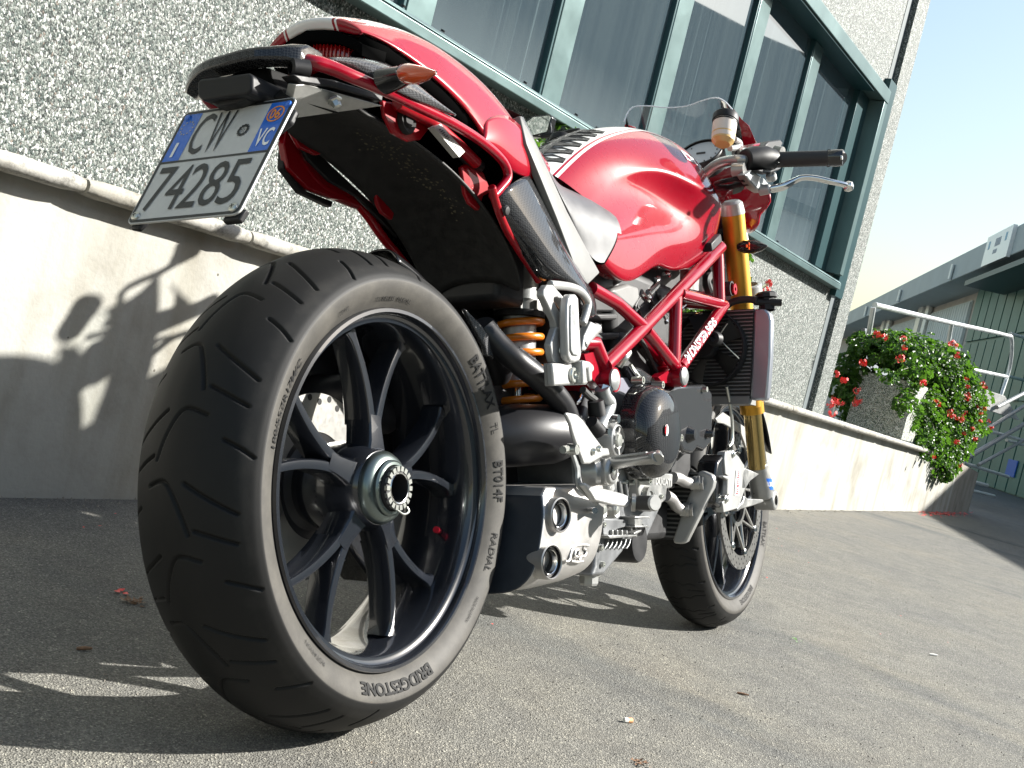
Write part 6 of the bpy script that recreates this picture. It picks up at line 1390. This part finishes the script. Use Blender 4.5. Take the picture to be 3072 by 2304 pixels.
# ---- handlebar
m = MB().use(M['alu']); br = [PB((500, 935), -.135, 'E'), PB((600, 880), -.165, 'E'), PB((700, 855), -.195, 'E'), PB((840, 850), -.225, 'E'), PB((1100, 845), -.255, 'E'), PB((1930, 822), -.398, 'E')]
cb_ = [V((br[0].x+.03, -.06, br[0].z-.02)), V((br[0].x+.035, 0, br[0].z-.022))]
full = br[::-1]+cb_; full = full+mir(full[:-1])[::-1]
m.tube(cr(full, 4), .0111, 18); hb = B(m, 'handlebar')
for sg_ in (1, -1):
    f = (lambda r: r) if sg_ == 1 else mir
    m = MB().use(M['rubber']); g0, g1 = PB((1185, 845), -.268, 'E'), PB((1790, 828), -.373, 'E'); m.tube(f([g0, g0*.97+g1*.03]), .0195, 28)
    m.tube(f([g0*(1-t)+g1*t for t in [i/40 for i in range(41)]]), [.0158+.0006*(i % 2) for i in range(41)], 28); m.tube(f([g1, g1*.98+PB((1810, 828), -.376, 'E')*.02]), .018, 28)
    gr_ = B(m, 'hand_grip', hb)
    m = MB().use(M['black_gloss']); m.tube(f([PB((1790, 828), -.373, 'E'), PB((1880, 825), -.389, 'E'), PB((1950, 822), -.401, 'E'), PB((1965, 822), -.404, 'E')]), [.0165, .0175, .0165, .010], 28); m.use(M['steel']); m.lathe([(0, 0), (.004, 0), (.005, .003)], f([PB((1945, 822), -.406, 'E')])[0], (0, sg_, 0), 12); B(m, 'bar_end', hb)
    m = MB().use(M['black']); m.tube(f([PB((860, 840), -.228, 'E'), PB((960, 835), -.240, 'E'), PB((1080, 830), -.255, 'E'), PB((1185, 845), -.268, 'E')]), [.021, .026, .026, .021], 18)
    m.prism(f(PBL([(1020, 960), (1180, 930), (1280, 930), (1240, 965), (1140, 1000), (1060, 985)], -.262, 'E')), (0, sg_*.02, 0))
    m.prism(f(PBL([(1080, 700), (1130, 640), (1260, 622), (1290, 660), (1250, 735), (1150, 760)], -.255, 'E')), (0, sg_*.03, 0))
    swg = B(m, 'switch_housing', hb, bevel=.004)
    m = MB().use(M['frame_red']); m.prism(f(PBL([(940, 722), (985, 668), (1060, 655), (1075, 690), (990, 715)], -.240, 'E')), (0, sg_*.03, 0)); B(m, 'kill_switch', swg, bevel=.003)
    m = MB().use(M['alu']); m.lathe([(0, -.012), (.010, -.012), (.012, .006)], f([PB((1230, 750), -.268, 'E')])[0], (.3, sg_, .3), 18); B(m, 'cable_adjuster', hb); m = MB().use(M['alu'])
    m.tube(f([PB((800, 870), -.215, 'E'), PB((800, 950), -.215, 'E')]), .012, 12); m.lathe([(0, -.012), (.014, -.012), (.016, .012)], f([PB((800, 960), -.222, 'E')])[0], (0, 1, 0), 16); B(m, 'clamp', hb)
    # lever
    m = MB().use(M['chrome'])
    lv = [PB(q, y, 'E') for q, y in (((1085, 1170), -.250), ((1180, 1165), -.266), ((1290, 1140), -.285), ((1400, 1085), -.303), ((1500, 1045), -.320), ((1640, 1050), -.343), ((1800, 1085), -.370), ((1940, 1115), -.392), ((2000, 1135), -.400))]
    m.tube(f(cr(lv, 4)), [.0075, .0105, .0110, .0085, .0075, .0075, .0072, .0068, .0085], 14, flat=.8); m.lathe([(0, -.011), (.009, -.008), (.0115, 0), (.009, .008), (0, .011)], f([PB((2012, 1140), -.402, 'E')])[0], (0, sg_, 0), 18); B(m, 'brake_lever' if sg_ == 1 else 'clutch_lever', hb)
    m = MB().use(M['alu_dark']); m.prism(f(PBL([(870, 1010), (940, 960), (1080, 1050), (1130, 1110), (1130, 1200), (1060, 1205), (990, 1160), (920, 1080)], -.245, 'E')), (0, sg_*.02, 0)); m.use(M['alu_paint']); m.tube(f([PB((1150, 1000), -.262, 'E'), PB((1165, 1075), -.262, 'E')]), .011, 14); m.lathe([(.004, -.012), (.010, -.012), (.012, .01)], f([PB((1085, 1175), -.252, 'E')])[0], (0, 1, 0), 18); B(m, 'master_cylinder', hb, bevel=.003)
    m = MB().use(M['black']); m.tube(f(cr([PB(q, y, 'E') for q, y in (((900, 1100), -.235), ((800, 1120), -.215), ((680, 1150), -.19), ((560, 1150), -.15))], 4)), .006, 10); m.tube(f(cr([PB(q, y, 'E') for q, y in (((860, 1070), -.235), ((760, 1060), -.215), ((640, 1080), -.19), ((540, 1110), -.15))], 4)), .005, 10); B(m, 'bar_cable', hb)
    # reservoir
    tp, bt = f([PB((646, 430), -.205, 'E'), PB((620, 640), -.205, 'E')]); ax2 = (bt-tp).normalized()
    m = MB().use(M['reservoir']); m.tube([tp, tp*.15+bt*.85, bt, bt+ax2*.006], [.0245, .0235, .0215, .014], 32); rs = B(m, 'fluid_reservoir', hb)
    m = MB().use(M['black']); m.tube([tp-ax2*.017, tp-ax2*.014, tp-ax2*.001], [.0245, .0262, .0262], 32); m.tube([tp+ax2*.001, tp+ax2*.004], .0252, 32); B(m, 'reservoir_cap', rs)
    m = MB().use(M['fluid']); m.tube([bt-ax2*.016, bt, bt+ax2*.008], [.0240, .0222, .015], 32); B(m, 'brake_fluid', rs)
    m = MB().use(M['alu_paint']); m.tube(f(cr([PB(q, -.205, 'E') for q in ((700, 720), (770, 710), (810, 690), (800, 650), (750, 620))], 4)), .006, 10); B(m, 'reservoir_arm', rs)
# gauges
gx = 1.16
m = MB().use(M['black']); c = Q((520, 790), gx, 'E'); c = V((gx, -.07, c.z)); nrm = V((-.75, 0, .66)).normalized()
for y in (-.062, .062):
    c2 = V((gx, y, c.z)); m.use(M['black']); m.lathe([(.046, .012), (.050, .012), (.052, .004), (.050, -.03), (0, -.04)], c2, nrm, 40, ref=(0, 1, 0)); m.use(M['dial']); m.lathe([(0, .007), (.046, .007)], c2, nrm, 40, ref=(0, 1, 0))
    m.use(M['plate_ink'])
    e1_ = V((0, 1, 0)); e2_ = nrm.cross(e1_)
    for k in range(11):
        a = rad(-40+26*k); p0 = c2+nrm*.0078+(e1_*math.cos(a)+e2_*math.sin(a))*.036; m.box(p0, .0012, .0012, .0012)
    m.box(c2+nrm*.0078, .002, .010, .002)
B(m, 'instrument_cluster', smooth=40)
# red headlight fairing and clear screen
m = MB().use(M['red'])
def QF(pts, x, z='E'): return [Q(q, xx, z) for q, xx in zip(pts, x)]
fr_u = QF([(725, 285), (745, 283), (830, 395), (905, 470), (1000, 665), (850, 705), (800, 640), (775, 400)], [1.17, 1.17, 1.19, 1.20, 1.19, 1.21, 1.22, 1.20])
d = V((.03, .012, 0)); m.prism(fr_u, d); m.prism(mir(fr_u), V((d.x, -d.y, 0))); split_lr(B(m, 'screen_cheek', bevel=.006, seg=3)); m = MB().use(M['red'])
fr_l = QF([(640, 1230), (700, 1165), (880, 1140), (1000, 1130), (1155, 1190), (1160, 1300), (1115, 1370), (1045, 1430), (1030, 1560), (935, 1632), (860, 1560), (780, 1450), (690, 1300)], [1.27]*13)
m.prism(fr_l, (.045, .02, 0)); m.prism(mir(fr_l), (.045, -.02, 0))
fair = split_lr(B(m, 'headlight_fairing', bevel=.010, seg=4))[0]
m = MB().use(M['red']); zt, zb_ = fr_l[2].z+.02, fr_l[-3].z
m.grid([[V((1.30+.06*(1-(y/.13)**2), y, zt+.05)) for y in (-.13, -.07, 0, .07, .13)], [V((1.33+.08*(1-(y/.13)**2), y, (zt+zb_)/2+.03)) for y in (-.13, -.07, 0, .07, .13)], [V((1.31+.05*(1-(y/.12)**2), y, zb_+.02)) for y in (-.12, -.07, 0, .07, .12)]])
B(m, 'fairing_nose', fair, sub=2, solid=.004)
scr = mat('clear_screen', (.95, .96, .96), .02, 0, .5); _n = scr.node_tree; _t = _n.nodes.new('ShaderNodeBsdfTransparent'); _g = _n.nodes.new('ShaderNodeBsdfGlossy'); _g.inputs['Roughness'].default_value = .03; _x = _n.nodes.new('ShaderNodeMixShader'); _fz = _n.nodes.new('ShaderNodeFresnel'); _fz.inputs[0].default_value = 1.45
_t.inputs[0].default_value = (.93, .95, .95, 1); _n.links.new(_fz.outputs[0], _x.inputs[0]); _n.links.new(_t.outputs[0], _x.inputs[1]); _n.links.new(_g.outputs[0], _x.inputs[2]); _n.links.new(_x.outputs[0], _n.nodes['Material Output'].inputs[0])
m = MB().use(scr)
xt = [1.17]*11
topl = QL([(1872, 365), (1885, 335), (1905, 320), (1950, 318), (2000, 323), (2060, 318), (2105, 302), (2147, 293), (2175, 305), (2198, 330), (2216, 352)], [1.14, 1.15, 1.16, 1.175, 1.185, 1.19, 1.19, 1.185, 1.18, 1.175, 1.17])
botl = [V((1.27-.04*abs(-1+2*i/10)**2, topl[0].y*.95*(1-i/10)+topl[-1].y*.98*(i/10), .99)) for i in range(11)]
rows = [[a*(1-t)+b_*t+V((.02*math.sin(t*math.pi), 0, 0)) for a, b_ in zip(topl, botl)] for t in (0, .25, .5, .75, 1)]
m.grid(rows); scn = B(m, 'fly_screen', sub=1)
m = MB().use(mat('screen_edge', (.75, .77, .82), .25, 0, .5)); m.tube(cr(topl, 4), .0015, 6); B(m, 'screen_edge', scn)
m = MB().use(M['black_gloss']); m.lathe([(0, -.10), (.05, -.095), (.082, -.06), (.094, .0), (.094, .055), (.088, .06)], V((1.325, 0, .885)), (1, 0, -.08), 40, ref=(0, 1, 0)); m.use(M['lens_clear']); m.lathe([(.088, .058), (.05, .075), (0, .08)], V((1.325, 0, .885)), (1, 0, -.08), 40, ref=(0, 1, 0)); B(m, 'headlight')
m = MB().use(M['black']); m.box(V((1.20, 0, .87)), .045, .075, .05); B(m, 'headlight_bracket', bevel=.01)
# small carbon indicator in front of the fork, and its bracket
for sg_ in (1, -1):
    f = (lambda r: r) if sg_ == 1 else mir
    m = MB().use(M['carbon']); m.tube(f(PL([(2216, 742), (2235, 740), (2262, 741), (2285, 740), (2302, 738)], [-.135, -.150, -.172, -.192, -.205])), [.010, .0165, .0165, .010, .002], 20, flat=.9); fi = B(m, 'front_indicator')
    m = MB().use(M['lens_amber']); 
    for q in ((2240, 738), (2247, 744), (2247, 732)): m.box(f([P(q, -.1735)])[0], .003, .001, .003)
    B(m, 'indicator_chip', fi)
m = MB().use(M['alu_paint']); m.prism(PL([(2208, 660), (2232, 668), (2244, 700), (2248, 722), (2222, 738), (2206, 720)], -.110), (0, .02, 0)); B(m, 'fairing_bracket', bevel=.003)
m = MB().use(M['red_alu']); m.lathe([(.004, -.01), (.012, -.01), (.013, .01)], P((2193, 868), -.135), (0, 1, 0), 20); m.use(M['black']); m.lathe([(.0125, -.008), (.016, -.008), (.016, .012)], P((2186, 866), -.132), (0, 1, 0), 20); B(m, 'steering_damper_end')
# left mirror with stalk
m = MB().use(M['mirror']); xm = 1.05; mg_ = QL([(1568, 374), (1600, 352), (1648, 346), (1652, 352), (1640, 395), (1590, 407)], xm); m.prism(mg_, (.002, 0, 0)); mr_ = B(m, 'mirror_glass')
m = MB().use(M['black_gloss']); ou = QL([(1564, 374), (1598, 349), (1650, 343), (1656, 352), (1646, 399), (1590, 410)], xm+.003); m.prism(ou, (.022, 0, .0)); m.tube(cr([Q((1596, 408), xm+.004), Q((1650, 406), xm+.004), Q((1646, 350), xm+.004)], 3), .0028, 8); B(m, 'mirror_shell', mr_, bevel=.004)
m = MB().use(M['black']); a_ = Q((1625, 408), xm+.006); m.tube(cr([a_, Q((1670, 405), xm), Q((1740, 402), xm-.02), V((1.02, .27, 1.0))], 4), .0065, 10); B(m, 'mirror_stalk')

# side stand on the left
m = MB().use(M['black']); BIw = BI.to_3x3(); foot = BI @ V((.62, .30, .006)); m.tube([V((.56, .12, .27)), foot], [.012, .010], 12); m.box(foot, .025, .018, .004); B(m, 'side_stand')
